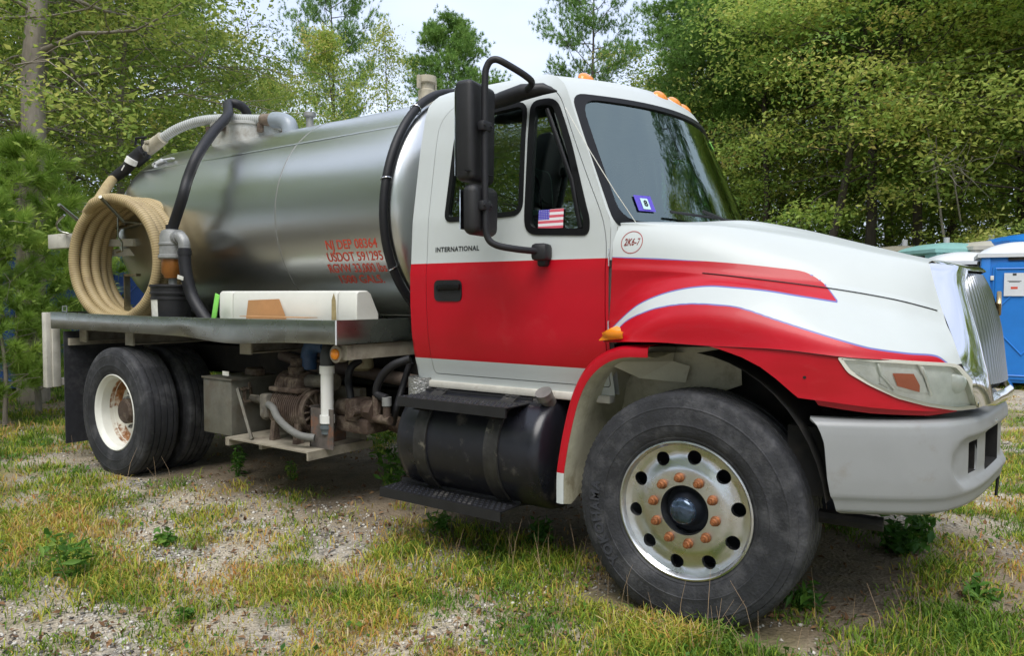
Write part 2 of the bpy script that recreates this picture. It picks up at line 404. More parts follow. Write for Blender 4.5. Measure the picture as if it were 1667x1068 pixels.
def cab_stripe(me):
    n = len(me.vertices); co = np.empty(n*3, np.float32); me.vertices.foreach_get('co', co); co = co.reshape(-1, 3); z = co[:, 2]
    s = np.minimum(1.609-z, z-1.073); s[(np.abs(co[:, 1]) < .80) | (co[:, 0] > -.42)] = -1
    fattr(me, 'stripe', s); fattr(me, 'pin', .003-np.abs(z-1.609))
def plain(me):
    n = len(me.vertices); fattr(me, 'stripe', [-1]*n); fattr(me, 'pin', [-1]*n)

# window and door outlines on the side, in (x, z)
WIN = rounded([(-1.456, 1.837), (-.942, 1.846), (-.985, 2.452), (-1.44, 2.425)][::1], [.05, .07, .07, .09])
VENT = rounded([(-.915, 1.745), (-.55, 1.725), (-.548, 1.80), (-.70, 2.23), (-.805, 2.442), (-.955, 2.442)], [.07, .06, .10, .3, .07, .05])
DOOR = rounded([(-1.572, .988), (-.452, .988), (-.452, 1.76), (-.585, 2.02), (-.785, 2.45), (-.88, 2.53), (-1.45, 2.53), (-1.58, 2.42), (-1.578, 1.7)], [.03, .02, .2, .2, .06, .1, .16, .12, .2])
SIDE = [(-1.70, .945), (-.432, .945), (-.432, 1.78), (-.585, 2.135), (-.745, 2.47), (-.78, 2.52), (-.84, 2.57), (-.93, 2.61), (-1.02, 2.63), (-1.64, 2.63), (-1.67, 2.6), (-1.70, 2.53)]
mb = MB()
mb.add(*patch(SIDE, [offset_poly(DOOR, -.004)], .035, side, mirror=True))
# back corner and back wall
bt = [(t, z) for z in np.linspace(.945, 2.63, 30) for t in np.linspace(-1, 1, 25)]
def back(t, z):
    r = abs(t); xx = -1.70-.05*min(1, (1-r)*8)**.6 if r < 1 else -1.70
    return (xx+(.06*max(0, (z-2.53)/.1)), t*hw(z), z)
RW = rounded([(-.62, 1.9), (.62, 1.9), (.62, 2.35), (-.62, 2.35)], .08)
mb.add(*patch([(-1, .945), (1, .945), (1, 2.63), (-1, 2.63)], [RW], .07, back, flip=True))
# front (round the windscreen) with opening
H0 = rounded([(-.985, 1.765), (.985, 1.765), (.985, 2.455), (-.985, 2.455)], [.05, .05, .07, .07])
mb.add(*patch([(-1, 1.6), (1, 1.6), (1, 2.63), (-1, 2.63)], [H0], .05, front))
# roof from the rim inward
rim = [front(t, 2.63) for t in np.linspace(-1, 1, 33)]
rim += [(x, hw(2.63), 2.63) for x in np.linspace(-1.02, -1.64, 12)[1:]]+[back(t, 2.63) for t in np.linspace(1, -1, 25)]+[(x, -hw(2.63), 2.63) for x in np.linspace(-1.64, -1.02, 12)[1:-1]]
V = []; n = len(rim)
for w in np.linspace(0, 1, 12):
    for p in rim:
        c = (np.clip(p[0], -1.4, -1.0), 0, 2.685); s_ = math.sin(w*PI/2)
        V.append((p[0]+(c[0]-p[0])*w, p[1]*(1-w), p[2]+(c[2]-p[2])*s_))
F = [(i*n+k, i*n+(k+1) % n, (i+1)*n+(k+1) % n, (i+1)*n+k) for i in range(11) for k in range(n)]
mb.add(V, F)
cab = mb.build('cab_body', M['paint'], truck, smooth=35, stripe=cab_stripe, fix=False)
bm = bmesh.new(); bm.from_mesh(cab.data); bmesh.ops.remove_doubles(bm, verts=bm.verts, dist=.0008); bmesh.ops.recalc_face_normals(bm, faces=bm.faces); bm.to_mesh(cab.data); bm.free()
cab_stripe_ok = cab.data.attributes.get('stripe') is not None
cab.data.set_sharp_from_angle(angle=math.radians(35))
# ribbed lining inside, floor, dash, seats, wheel
mb = MB()
mb.add(*patch(SIDE, [offset_poly(WIN, -.02), offset_poly(VENT, -.015)], .08, side_in, mirror=True))
mb.b2((-1.66, -.93, .97), (-.64, .93, 1.0)); mb.b2((-.50, -.93, 1.22), (-.46, .93, 1.72)); mb.b2((-.66, -.93, 1.0), (-.62, .93, 1.24)); mb.b2((-.66, -.93, 1.21), (-.46, .93, 1.24))
mb.add([(-1.66, -.7, 2.60), (-.85, -.7, 2.53), (-.85, .7, 2.53), (-1.66, .7, 2.60)], [(0, 1, 2, 3)])
lin = mb.build('cab_lining', M['interior2'], truck, fix=False)
mb = MB()
mb.box((-.43, 0, 1.66), (.34, 1.80, .20), bev=.05); mb.box((-.36, .40, 1.79), (.26, .5, .08), bev=.03)
dash = mb.build('dashboard', M['interior'], truck)
for yy in (-.5, .45):
    mb = MB(); mb.box((-1.15, yy, 1.38), (.5, .5, .16), bev=.06); mb.box((-1.42, yy, 1.73), (.13, .48, .62), Matrix.Rotation(-.15, 3, 'Y'), bev=.05); mb.box((-1.50, yy, 2.10), (.10, .26, .18), Matrix.Rotation(-.15, 3, 'Y'), bev=.04)
    mb.box((-1.15, yy, 1.14), (.4, .4, .32)); mb.build('seat', M['seat'], truck)
mb = MB(); ring = [(-.78+.06*math.sin(a), .45+.2*math.cos(a), 1.80+.19*math.sin(a)) for a in np.linspace(0, 2*PI, 33)]
mb.tube(ring, .016, 8, caps=False); mb.tube([(-.78, .45, 1.80), (-.5, .45, 1.68)], .03, 8); mb.tube([(-.78, .27, 1.80), (-.78, .63, 1.80)], .014, 6); mb.build('steering_wheel', M['interior'], truck)

# doors
def side_door(x, z):
    # shallow rim round the window area
    return (x, -hw(z)-.002, z)
for sgn in (-1, 1):
    V, F = patch(DOOR, [WIN, VENT], .03, side_door)
    if sgn > 0: V = [(x, -y, z) for x, y, z in V]; F = [f[::-1] for f in F]
    d = MB().add(V, F).build('door', M['paint'], truck, stripe=cab_stripe, fix=False, solid=.03)
    def sm(f): return (lambda x, z: (lambda q: (q[0], (q[1] if sgn < 0 else -q[1]), q[2]))(f(x, z)))
    fl = sgn > 0
    # rubber seals (rings) and glass
    for W_, nm, wd in ((WIN, 'window', .022), (VENT, 'vent_window', .03)):
        fr = MB().add(*patch(offset_poly(W_, -.005), [offset_poly(W_, wd)], .03, sm(lambda x, z: (x, -hw(z)-.008, z)), flip=fl)).build(nm+'_frame', M['blackgloss'], d, fix=False, solid=.03)
        MB().add(*patch(offset_poly(W_, wd*.6), [], .06, sm(lambda x, z: (x, -hw(z)+.008, z)), flip=fl)).build(nm+'_glass', M['glass'], d, fix=False)
    if sgn < 0: door = d
    # handle: recess plate and grip
    hx, hz = -1.40, 1.46
    mbh = MB(); R0 = rounded([(hx-.115, hz-.062), (hx+.08, hz-.062), (hx+.08, hz+.055), (hx-.115, hz+.055)], .035)
    mbh.add(*patch(R0, [], .03, sm(lambda x, z: (x, -hw(z)-.008, z)), flip=fl))
    hh = mbh.build('door_handle', M['blackpl'], d, fix=False, solid=.006)
    g = MB(); g.box((hx+.0, sgn*(hw(hz)+.016), hz+.018), (.15, .022, .036), bev=.01); g.cyl((hx-.083, sgn*(hw(hz)+.003), hz+.01), (hx-.083, sgn*(hw(hz)+.013), hz+.01), .016, 14); g.build('grip', M['blackgloss'], hh)
# quarter glass divider bar at the vent window, seen dark
b = MB(); b.tube([(-.84, -.93, 2.38), (-.66, -.985, 2.0), (-.60, -1.0, 1.76)], .012, 8); b.build('vent_divider', M['blackgloss'], door)
# sill under the door
mb = MB()
mb.b2((-1.66, -.965, .905), (-.45, -.90, .945), bev=.008); mb.b2((-1.66, .90, .905), (-.45, .965, .945), bev=.008)
mb.build_each('door_sill', M['whitepaint'], truck)

# windscreen: black band, glass, wiper, rear window
H1 = rounded([(-.945, 1.79), (.945, 1.79), (.945, 2.43), (-.945, 2.43)], [.10, .10, .10, .10])
def fr_in(d): return lambda t, z: (lambda q: (q[0]+d, q[1], q[2]))(front(t, z))
ws = MB().add(*patch(offset_poly(H0, -.004), [H1], .04, fr_in(.005))).build('windscreen_seal', M['blackgloss'], truck, fix=False, solid=.02)
MB().add(*patch(offset_poly(H1, -.01), [], .05, fr_in(-.006))).build('windscreen', M['wglass'], truck, fix=False)
MB().add(*patch(offset_poly(RW, -.003), [], .1, lambda t, z: (back(t, z)[0]-.004, t*hw(z), z), flip=True)).build('rear_window', M['glass'], truck, fix=False)
mb = MB(); mb.add(*patch(offset_poly(RW, -.03), [offset_poly(RW, .012)], .06, lambda t, z: (back(t, z)[0]-.012, t*hw(z), z), flip=True)); mb.build('rear_window_seal', M['blackgloss'], truck, fix=False)
wp = MB(); wp.tube([(-.10, -.20, 1.80), (-.115, -.30, 1.825), (-.17, -.50, 1.86)], .009, 6); wp.tube([(-.105, .02, 1.838), (-.15, -.35, 1.838), (-.27, -.68, 1.848)], .007, 6); wp.build('wiper', M['blackpl'], truck)
wp = MB(); wp.tube([(-.08, .48, 1.80), (-.12, .38, 1.83)], .009, 6); wp.tube([(-.28, .70, 1.848), (-.13, .30, 1.838), (-.10, .06, 1.838)], .007, 6); wp.build('wiper', M['blackpl'], truck)
# washer bottle cap-like green vent at cowl centre
mb = MB(); mb.box((-.03, .10, 1.815), (.12, .30, .035), bev=.016); mb.build('cowl_vent', mat('pale_green_plastic', (.35, .58, .48), .4), truck)
# stickers on the glass
def sticker(name, rect, f, m, parent): 
    (u0, v0), (u1, v1) = rect; return MB().add(*patch([(u0, v0), (u1, v0), (u1, v1), (u0, v1)], [], .05, f)).build(name, m, parent, fix=False)
def flag_mat():
    m = bpy.data.materials.new('flag_print'); m.use_nodes = True; N = m.node_tree.nodes; L = m.node_tree.links; b = N['Principled BSDF']; b.inputs['Roughness'].default_value = .5
    t = N.new('ShaderNodeTexCoord'); s = N.new('ShaderNodeSeparateXYZ'); L.new(t.outputs['Object'], s.inputs[0])
    def ma(op, a, bb):
        k = N.new('ShaderNodeMath'); k.operation = op
        for i, v in enumerate((a, bb)):
            if hasattr(v, 'is_output'): L.new(v, k.inputs[i])
            else: k.inputs[i].default_value = v
        return k.outputs[0]
    u = ma('DIVIDE', ma('SUBTRACT', s.outputs['X'], FL[0][0]), FL[1][0]-FL[0][0]); v = ma('DIVIDE', ma('SUBTRACT', s.outputs['Z'], FL[0][1]), FL[1][1]-FL[0][1])
    st = ma('GREATER_THAN', ma('FRACT', ma('MULTIPLY', ma('ADD', v, .155/1.0), 3.5), 0), .5)
    cn = ma('MULTIPLY', ma('LESS_THAN', u, .44), ma('GREATER_THAN', v, .46))
    a = N.new('ShaderNodeMixRGB'); L.new(st, a.inputs[0]); a.inputs[1].default_value = (.75, .72, .75, 1); a.inputs[2].default_value = (.62, .10, .14, 1)
    star = ma('MULTIPLY', ma('LESS_THAN', ma('ABSOLUTE', ma('SUBTRACT', ma('FRACT', ma('MULTIPLY', u, 14.), 0), .5), 0), .17), ma('LESS_THAN', ma('ABSOLUTE', ma('SUBTRACT', ma('FRACT', ma('MULTIPLY', v, 11.), 0), .5), 0), .17))
    c0 = N.new('ShaderNodeMixRGB'); L.new(star, c0.inputs[0]); c0.inputs[1].default_value = (.06, .05, .42, 1); c0.inputs[2].default_value = (.7, .7, .75, 1)
    c = N.new('ShaderNodeMixRGB'); L.new(cn, c.inputs[0]); L.new(a.outputs[0], c.inputs[1]); L.new(c0.outputs[0], c.inputs[2]); L.new(c.outputs[0], b.inputs['Base Color']); return m
FL = ((-.842, 1.766), (-.695, 1.862))
sticker('flag_sticker', FL, lambda x, z: (x, -hw(z)-.001, z), flag_mat(), door)
SX = (-.615, 1.845)
st = sticker('inspection_sticker', ((-.835, 1.845), (-.735, 1.925)), fr_in(.004), mat('sticker_purple', (.10, .07, .48), .5), truck)
s2 = sticker('sticker_label', ((-.808, 1.855), (-.765, 1.91)), fr_in(.008), mat('sticker_pale', (.50, .70, .72), .5), st)
def on_front(V, t0, z0, d, W_=.93): return [fr_in(d)(t0+v[0]/W_, z0+v[1]) for v in V]
TV, TF = text_mesh('8', .042, bold=True, offset=.001); MB().add(on_front(TV, -.786, 1.884, .011), TF).build('lettering', M['darkprint'], st, fix=False)
sticker('toll_tag', ((.30, 2.325), (.46, 2.375)), fr_in(.004), M['green'], truck)
# thin antenna
mb = MB(); mb.tube([(-0.723,-0.945,2.369), (-0.540,-1.020,2.124), (-0.402,-1.030,1.922), (-0.338,-0.930,1.778)], .0022, 6); mb.build('antenna', M['label'], truck)

# roof marker lights
for (lx, ly, lz, s_) in ((-.795, -.60, 2.592, 1.0), (-.795, .60, 2.592, 1), (-.555, -.175, 2.555, 1), (-.545, .0, 2.558, 1), (-.555, .175, 2.555, 1)):
    mb = MB(); V = []; nn, mm = 20, 7
    nx = -0.45
    for i in range(mm):
        w = i/(mm-1)*PI/2
        for k in range(nn):
            a = 2*PI*k/nn; V.append((lx+.035*math.cos(a)*math.cos(w)*1.1, ly+.072*math.sin(a)*math.cos(w), lz+.042*math.sin(w)+.035*math.cos(a)*math.cos(w)*nx))
    F = [(i*nn+k, i*nn+(k+1) % nn, (i+1)*nn+(k+1) % nn, (i+1)*nn+k) for i in range(mm-1) for k in range(nn)]
    mb.add(V, F); mb.build('roof_marker_light', M['amber'], truck)

# ---------------------------------------------------------------- hood and fenders (loft)
def interp_rows(rows, nu):
    out = []
    for r in rows:
        r = np.array(r, float); d = np.r_[0, np.cumsum(np.abs(np.diff(r[:, 0])))]; d /= d[-1]
        sp = np.array(spline(r, 10)); ds = np.r_[0, np.cumsum(np.linalg.norm(np.diff(sp, axis=0), axis=1))]; ds /= ds[-1]
        u = np.linspace(0, 1, nu); out.append(np.stack([np.interp(u, ds, sp[:, k]) for k in range(3)], 1))
    return out
R_lip = [(-0.400,-1.130,1.222), (-0.202,-1.170,1.227), (-0.087,-1.170,1.228), (0.113,-1.170,1.222), (0.392,-1.160,1.219), (0.624,-1.120,1.198), (0.796,-1.020,1.186), (0.955,-0.850,1.168), (0.991,-0.760,1.166)]
R_mid = [(-0.419,-1.070,1.236), (-0.252,-1.130,1.283), (-0.095,-1.155,1.328), (0.107,-1.160,1.352), (0.385,-1.140,1.313), (0.617,-1.090,1.265), (0.791,-0.990,1.224), (0.924,-0.860,1.206), (0.972,-0.745,1.218)]
R_fl = [(-0.431,-1.030,1.254), (-0.323,-1.050,1.349), (-0.196,-1.060,1.418), (0.070,-1.065,1.469), (0.319,-1.060,1.440), (0.540,-1.000,1.386), (0.735,-0.910,1.327), (0.874,-0.800,1.290), (0.949,-0.700,1.274)]
R_bl = [(-0.424,-1.020,1.376), (-0.307,-1.020,1.463), (-0.185,-1.020,1.496), (0.033,-1.025,1.502), (0.268,-1.010,1.476), (0.528,-0.950,1.426), (0.735,-0.840,1.372), (0.857,-0.750,1.333), (0.928,-0.670,1.317)]
R_cr = [(-0.414,-1.025,1.556), (-0.331,-1.025,1.551), (-0.239,-1.022,1.547), (0.005,-1.012,1.529), (0.225,-0.990,1.503), (0.520,-0.915,1.461), (0.732,-0.800,1.419), (0.851,-0.710,1.384), (0.913,-0.640,1.361)]
R_c2 = [(-0.421,-1.012,1.577), (-0.338,-1.012,1.572), (-0.246,-1.008,1.567), (-0.001,-0.997,1.549), (0.219,-0.972,1.522), (0.516,-0.895,1.476), (0.729,-0.782,1.431), (0.847,-0.695,1.397), (0.908,-0.632,1.374)]
R_up = [(-0.424,-0.995,1.682), (-0.337,-0.990,1.676), (-0.175,-0.980,1.665), (0.047,-0.955,1.644), (0.250,-0.915,1.615), (0.495,-0.830,1.571), (0.704,-0.730,1.524), (0.818,-0.655,1.493), (0.876,-0.595,1.473)]
R_sh = [(-0.440,-0.965,1.763), (-0.310,-0.955,1.755), (-0.138,-0.930,1.742), (0.050,-0.890,1.725), (0.237,-0.830,1.696), (0.464,-0.750,1.652), (0.682,-0.660,1.599), (0.800,-0.590,1.573), (0.852,-0.555,1.558)]
R_s2 = [(-0.452,-0.930,1.786), (-0.300,-0.910,1.776), (-0.133,-0.870,1.766), (0.054,-0.820,1.751), (0.216,-0.760,1.724), (0.438,-0.680,1.678), (0.659,-0.590,1.622), (0.783,-0.530,1.593), (0.841,-0.500,1.578)]
R_t1 = [(-0.317,-0.620,1.805), (-0.243,-0.600,1.802), (-0.139,-0.580,1.797), (-0.033,-0.570,1.787), (0.137,-0.540,1.761), (0.394,-0.500,1.704), (0.635,-0.450,1.638), (0.775,-0.420,1.602), (0.858,-0.390,1.582)]
R_b1 = [(-.20, -.40, 1.795), (-.12, -.40, 1.808), (-.05, -.40, 1.815), (.05, -.40, 1.808), (.20, -.39, 1.768), (.45, -.36, 1.698), (.70, -.32, 1.624), (.84, -.28, 1.592), (.925, -.25, 1.572)]
R_ce = [(-.12, 0, 1.80), (-.06, 0, 1.815), (.0, 0, 1.822), (.10, 0, 1.812), (.25, 0, 1.775), (.50, 0, 1.70), (.74, 0, 1.63), (.88, 0, 1.60), (.965, 0, 1.575)]
rows = [R_lip, R_mid, R_fl, R_bl, R_cr, R_c2, R_up, R_sh, R_s2, R_t1, R_b1, R_ce]
NU = 90
rr = interp_rows(rows, NU)
# smooth across rows except at the crease (rows 0-4 and 5-11 splined separately)
def across(idx, n=5):
    cols = []
    for u in range(NU): cols.append(spline([rr[i][u] for i in idx], n))
    return np.array(cols)
lowp = across([0, 1, 2, 3, 4], 10); upp = across([5, 6, 7, 8, 9, 10, 11], 6)
grid = np.concatenate([lowp, upp], 1); nv = grid.shape[1]
HOOD_A = [(-0.440,-1.020,1.612), (-0.083,-1.000,1.592), (0.149,-0.985,1.572), (0.324,-0.960,1.550), (0.408,-0.940,1.537), (0.455,-0.930,1.517), (0.508,-0.915,1.477), (0.569,-0.920,1.406)]
HOOD_B = [(-0.431,-1.030,1.254), (-0.354,-1.050,1.320), (-0.265,-1.055,1.387), (-0.154,-1.055,1.435), (-0.040,-1.060,1.462), (0.070,-1.065,1.472), (0.172,-1.050,1.466), (0.310,-1.030,1.452), (0.435,-0.980,1.430), (0.569,-0.920,1.406)]
HOOD_C = [(-0.400,-1.130,1.222), (-0.319,-1.100,1.308), (-0.212,-1.110,1.356), (-0.111,-1.120,1.383), (0.009,-1.120,1.396), (0.123,-1.120,1.393), (0.233,-1.120,1.380), (0.372,-1.120,1.336), (0.499,-1.100,1.295), (0.672,-1.050,1.241), (0.734,-1.020,1.226), (0.827,-0.950,1.211), (0.910,-0.870,1.201), (0.953,-0.855,1.169)]
def curve_z(pts, x, lo=-9.):
    p = np.array(spline(pts, 8)); o = np.argsort(p[:, 0]); return np.interp(x, p[o, 0], p[o, 2], left=p[o[0], 2], right=lo)
def hood_stripe(me):
    n = len(me.vertices); co = np.empty(n*3, np.float32); me.vertices.foreach_get('co', co); co = co.reshape(-1, 3); x, z = co[:, 0], co[:, 2]
    A = curve_z(HOOD_A, x, -9); B = curve_z(HOOD_B, x, 9); C = curve_z(HOOD_C, x, -9)
    band = np.minimum(A-z, z-B); s = np.maximum(band, C-z)
    fattr(me, 'stripe', s); fattr(me, 'pin', .0032-np.abs(s))
# refine the grid so the stripe attribute is crisp
V = []; 
gu = np.linspace(0, NU-1, 260); gi = np.floor(gu).astype(int).clip(0, NU-2); gf = (gu-gi)[:, None, None]
g2 = grid[gi]*(1-gf)+grid[gi+1]*gf
kl = 41; lo_ = g2[:, :kl]; up_ = g2[:, kl:]
t = np.linspace(0, kl-1, 96); ti = np.floor(t).astype(int).clip(0, kl-2); tf = (t-ti)[None, :, None]; lo_ = lo_[:, ti]*(1-tf)+lo_[:, ti+1]*tf
g3 = np.concatenate([lo_, up_], 1); nu, nv = g3.shape[:2]
V = g3.reshape(-1, 3); F = [(i*nv+j, (i+1)*nv+j, (i+1)*nv+j+1, i*nv+j+1) for i in range(nu-1) for j in range(nv-1)]
F_hood = list(F); nV = len(V); V2 = V*np.array([1, -1, 1]); F2 = [tuple(k+nV for k in f[::-1]) for f in F]
mb = MB(); mb.add(np.concatenate([V, V2]), F+F2)
hood = mb.build('hood', M['paint'], truck, smooth=50, stripe=hood_stripe, fix=False, solid=.006)
# black line of the panel joint along the crease
rc = rr[4]; MB().tube([(p[0], p[1]-.001, p[2]+.004) for p in rc[::3][9:]], .0022, 6).build('panel_joint', M['blackgloss'], hood)
RL = rr[0]; MB().tube([(p[0], p[1]+.002, p[2]-.001) for p in RL[::3]][7:27], .0022, 6).build('panel_joint', M['blackgloss'], hood)
# cowl end of the hood (gap) and dark engine bay behind
mb = MB(); mb.b2((-.36, -.68, .75), (.50, .68, 1.15)); mb.b2((-.40, -.95, 1.24), (-.37, .95, 1.70)); mb.b2((.3, -.62, .6), (.85, .62, 1.30)); mb.build('engine_bay', M['frame'], truck)

# fender lower panel (arch, red) on both sides
fxs = [-1.0, .13, .3, .5, .62, .75, .88, .97, 1.02, 1.06]; fys = [-1.17, -1.17, -1.16, -1.14, -1.115, -1.05, -.95, -.84, -.74, -.62]
_fx = np.linspace(-1, 1.06, 400); _fy = np.convolve(np.pad(np.interp(_fx, fxs, fys), 7, 'edge'), np.ones(15)/15, 'valid')
def fy(x): return float(np.interp(x, _fx, _fy))
def xz(q): return (q[0], q[2])
ARCH = [xz(q) for q in ((0.113,-1.170,1.221), (0.157,-1.168,1.211), (0.250,-1.163,1.181), (0.325,-1.157,1.144), (0.385,-1.152,1.100), (0.443,-1.146,1.050), (0.468,-1.143,1.030), (0.601,-1.119,1.019), (0.718,-1.066,1.004), (0.818,-0.997,0.995), (0.913,-0.910,0.988), (0.983,-0.814,0.992))]
HLB = [xz(q) for q in ((0.896,-0.931,1.015), (0.804,-1.008,1.046), (0.710,-1.070,1.098), (0.646,-1.102,1.141), (0.613,-1.116,1.178))]
LTOP = [xz(q) for q in ((0.613,-1.117,1.195), (0.390,-1.151,1.217))]
V, F = patch(ARCH+HLB+LTOP, [], .03, lambda x, z: (x, fy(x)+.02*max(0, 1.19-z), z), mirror=True)
def red_all(me): n = len(me.vertices); fattr(me, 'stripe', [1]*n); fattr(me, 'pin', [-1]*n)
low = MB().add(V, F).build_each('fender_skirt', M['paint'], hood, fix=False, stripe=red_all, solid=.012)
FLG = [xz(q) for q in ((0.520,-1.136,1.024), (0.535,-1.133,1.001), (0.713,-1.069,0.978), (0.897,-0.930,0.968), (0.980,-0.821,0.978), (0.979,-0.822,0.998), (0.712,-1.069,1.013))]
MB().add(*patch(FLG, [], .04, lambda x, z: (x, fy(x)+.035, z), mirror=True)).build_each('fender_flange', M['paint'], hood, fix=False, stripe=red_all)
mb = MB(); q = (0.491,-1.141,1.112); mb.cyl((q[0], fy(q[0])+.01, q[2]), (q[0], fy(q[0])-.0015, q[2]), .006, 12); mb.build('bolt_hole', M['frame'], hood)
# inner wheel well: rounded arch shell, cream splash piece behind the wheel
mb = MB()
for s_ in (-1, 1):
    arc = [(-.02+.60*math.cos(a), .53+.66*math.sin(a)) for a in np.linspace(math.radians(8), math.radians(84), 12)]
    V = [(x, s_*(1.12 if k == 0 else .62), z) for x, z in arc for k in (0, 1)]; F = [(2*i, 2*i+1, 2*i+3, 2*i+2) for i in range(len(arc)-1)]
    mb.add(V, F)
    V = [(x, s_*.60, z) for x, z in [(-.62, .55), (.70, .55), (.70, 1.25), (-.62, 1.2)]]; mb.add(V, [(0, 1, 2, 3)])
mb.build_each('wheel_well', M['frame'], truck, fix=False)
for s_ in (-1, 1):
    # outer rim curve (x,z) and inner edges
    rimc = [(-.165, 1.208), (-.30, 1.200), (-.41, 1.155), (-.50, 1.070), (-.56, .95), (-.603, .79), (-.628, .66), (-.640, .57), (-.640, .437)]
    rs = resample([(x, 0, z) for x, z in [(float(a[0]), float(a[1])) for a in np.array(spline([(x, 0, z) for x, z in rimc], 6))[:, [0, 2]]]], .03)
    nR = len(rs); V = []; F = []
    for i, p in enumerate(rs):
        tt = unit(rs[min(i+1, nR-1)]-rs[max(i-1, 0)]); nrm = np.array([-tt[2], 0, tt[0]])   # towards the wheel
        if nrm[0] < 0: nrm = -nrm
        prof = [(.0, 0.96), (-.004, 1.06), (-.004, 1.135), (.010, 1.158), (.035, 1.163), (.05, 1.160)]
        for o_, yy in prof: V.append((p[0]+nrm[0]*o_, s_*yy, p[2]+nrm[2]*o_))
    k_ = 6
    F = [(i*k_+j, (i+1)*k_+j, (i+1)*k_+j+1, i*k_+j+1) for i in range(nR-1) for j in range(k_-1)]
    if s_ > 0: F = [f[::-1] for f in F]
    def rim_stripe(me):
        n = len(me.vertices); co = np.empty(n*3, np.float32); me.vertices.foreach_get('co', co); co = co.reshape(-1, 3)
        fattr(me, 'stripe', co[:, 2]-.585); fattr(me, 'pin', [-1]*n)
    sp = MB().add(V, F).build('splash_guard', M['paint'], hood, fix=False, stripe=rim_stripe, solid=.004)
    # cream inner faces
    mb = MB()
    inn = []
    for i, p in enumerate(rs):
        tt = unit(rs[min(i+1, nR-1)]-rs[max(i-1, 0)]); nrm = np.array([-tt[2], 0, tt[0]]);
        if nrm[0] < 0: nrm = -nrm
        a = p+nrm*.045
        inn.append([(a[0], s_*1.158, a[2]), (a[0]+.012, s_*1.10, a[2]-.012), (a[0]-.01+.05*abs(nrm[2]), s_*.98, a[2]+.01), (a[0]+.02, s_*.82, a[2]+.0), (a[0]+.03, s_*.66, a[2]+.0)])
    V = [q for r in inn for q in r]; k_ = 5
    F = [(i*k_+j, (i+1)*k_+j, (i+1)*k_+j+1, i*k_+j+1) for i in range(nR-1) for j in range(k_-1)]
    mb.add(V, F)
    # stiffening facets and forward inner panel
    mb.add([(-.165, s_*.80, 1.205), (.125, s_*.80, 1.215), (.125, s_*.76, 1.02), (-.02, s_*.74, .96), (-.32, s_*.78, 1.02)], [(0, 1, 2, 3, 4)])
    mb.add([(-.20, s_*1.10, 1.20), (.125, s_*1.12, 1.215), (.125, s_*.80, 1.215), (-.165, s_*.80, 1.205)], [(0, 1, 2, 3)])
    mb.add([(-.32, s_*.78, 1.02), (-.02, s_*.74, .96), (.0, s_*.70, .55), (-.60, s_*.70, .55), (-.60, s_*.70, .95), (-.42, s_*.76, 1.15), (-.165, s_*.80, 1.205)], [(0, 1, 2, 3, 4, 5, 6)])
    mb.add([(-.42, s_*1.08, 1.12), (-.30, s_*.95, 1.04), (-.18, s_*.84, 1.12), (-.165, s_*.84, 1.20), (-.20, s_*1.10, 1.20)], [(0, 1, 2), (0, 2, 3, 4)])
    mb.add([(-.30, s_*.95, 1.04), (-.12, s_*.83, 1.02), (-.10, s_*.83, 1.10), (-.18, s_*.84, 1.12)], [(0, 1, 2, 3)])
    mb.build('splash_liner', M['cream'], sp, fix=False, smooth=30)
# side marker (amber) at rear tip of fender
pts = [xz(q) for q in ((-0.416,-1.100,1.223), (-0.385,-1.100,1.255), (-0.350,-1.100,1.281), (-0.322,-1.100,1.294), (-0.300,-1.100,1.286), (-0.285,-1.100,1.259), (-0.291,-1.100,1.236))]
cx = sum(p[0] for p in pts)/len(pts); cz = sum(p[1] for p in pts)/len(pts)
def mk(x, z):
    d = min(1, math.hypot((x-cx)/.06, (z-cz)/.03)); return (x, -1.150-.022*math.sqrt(max(0, 1-d*d))-.02*(x-cx), z)
MB().add(*patch(rounded(pts, .006, 3), [], .012, mk)).build('side_marker_light', M['amber'], hood, fix=False, solid=.03)
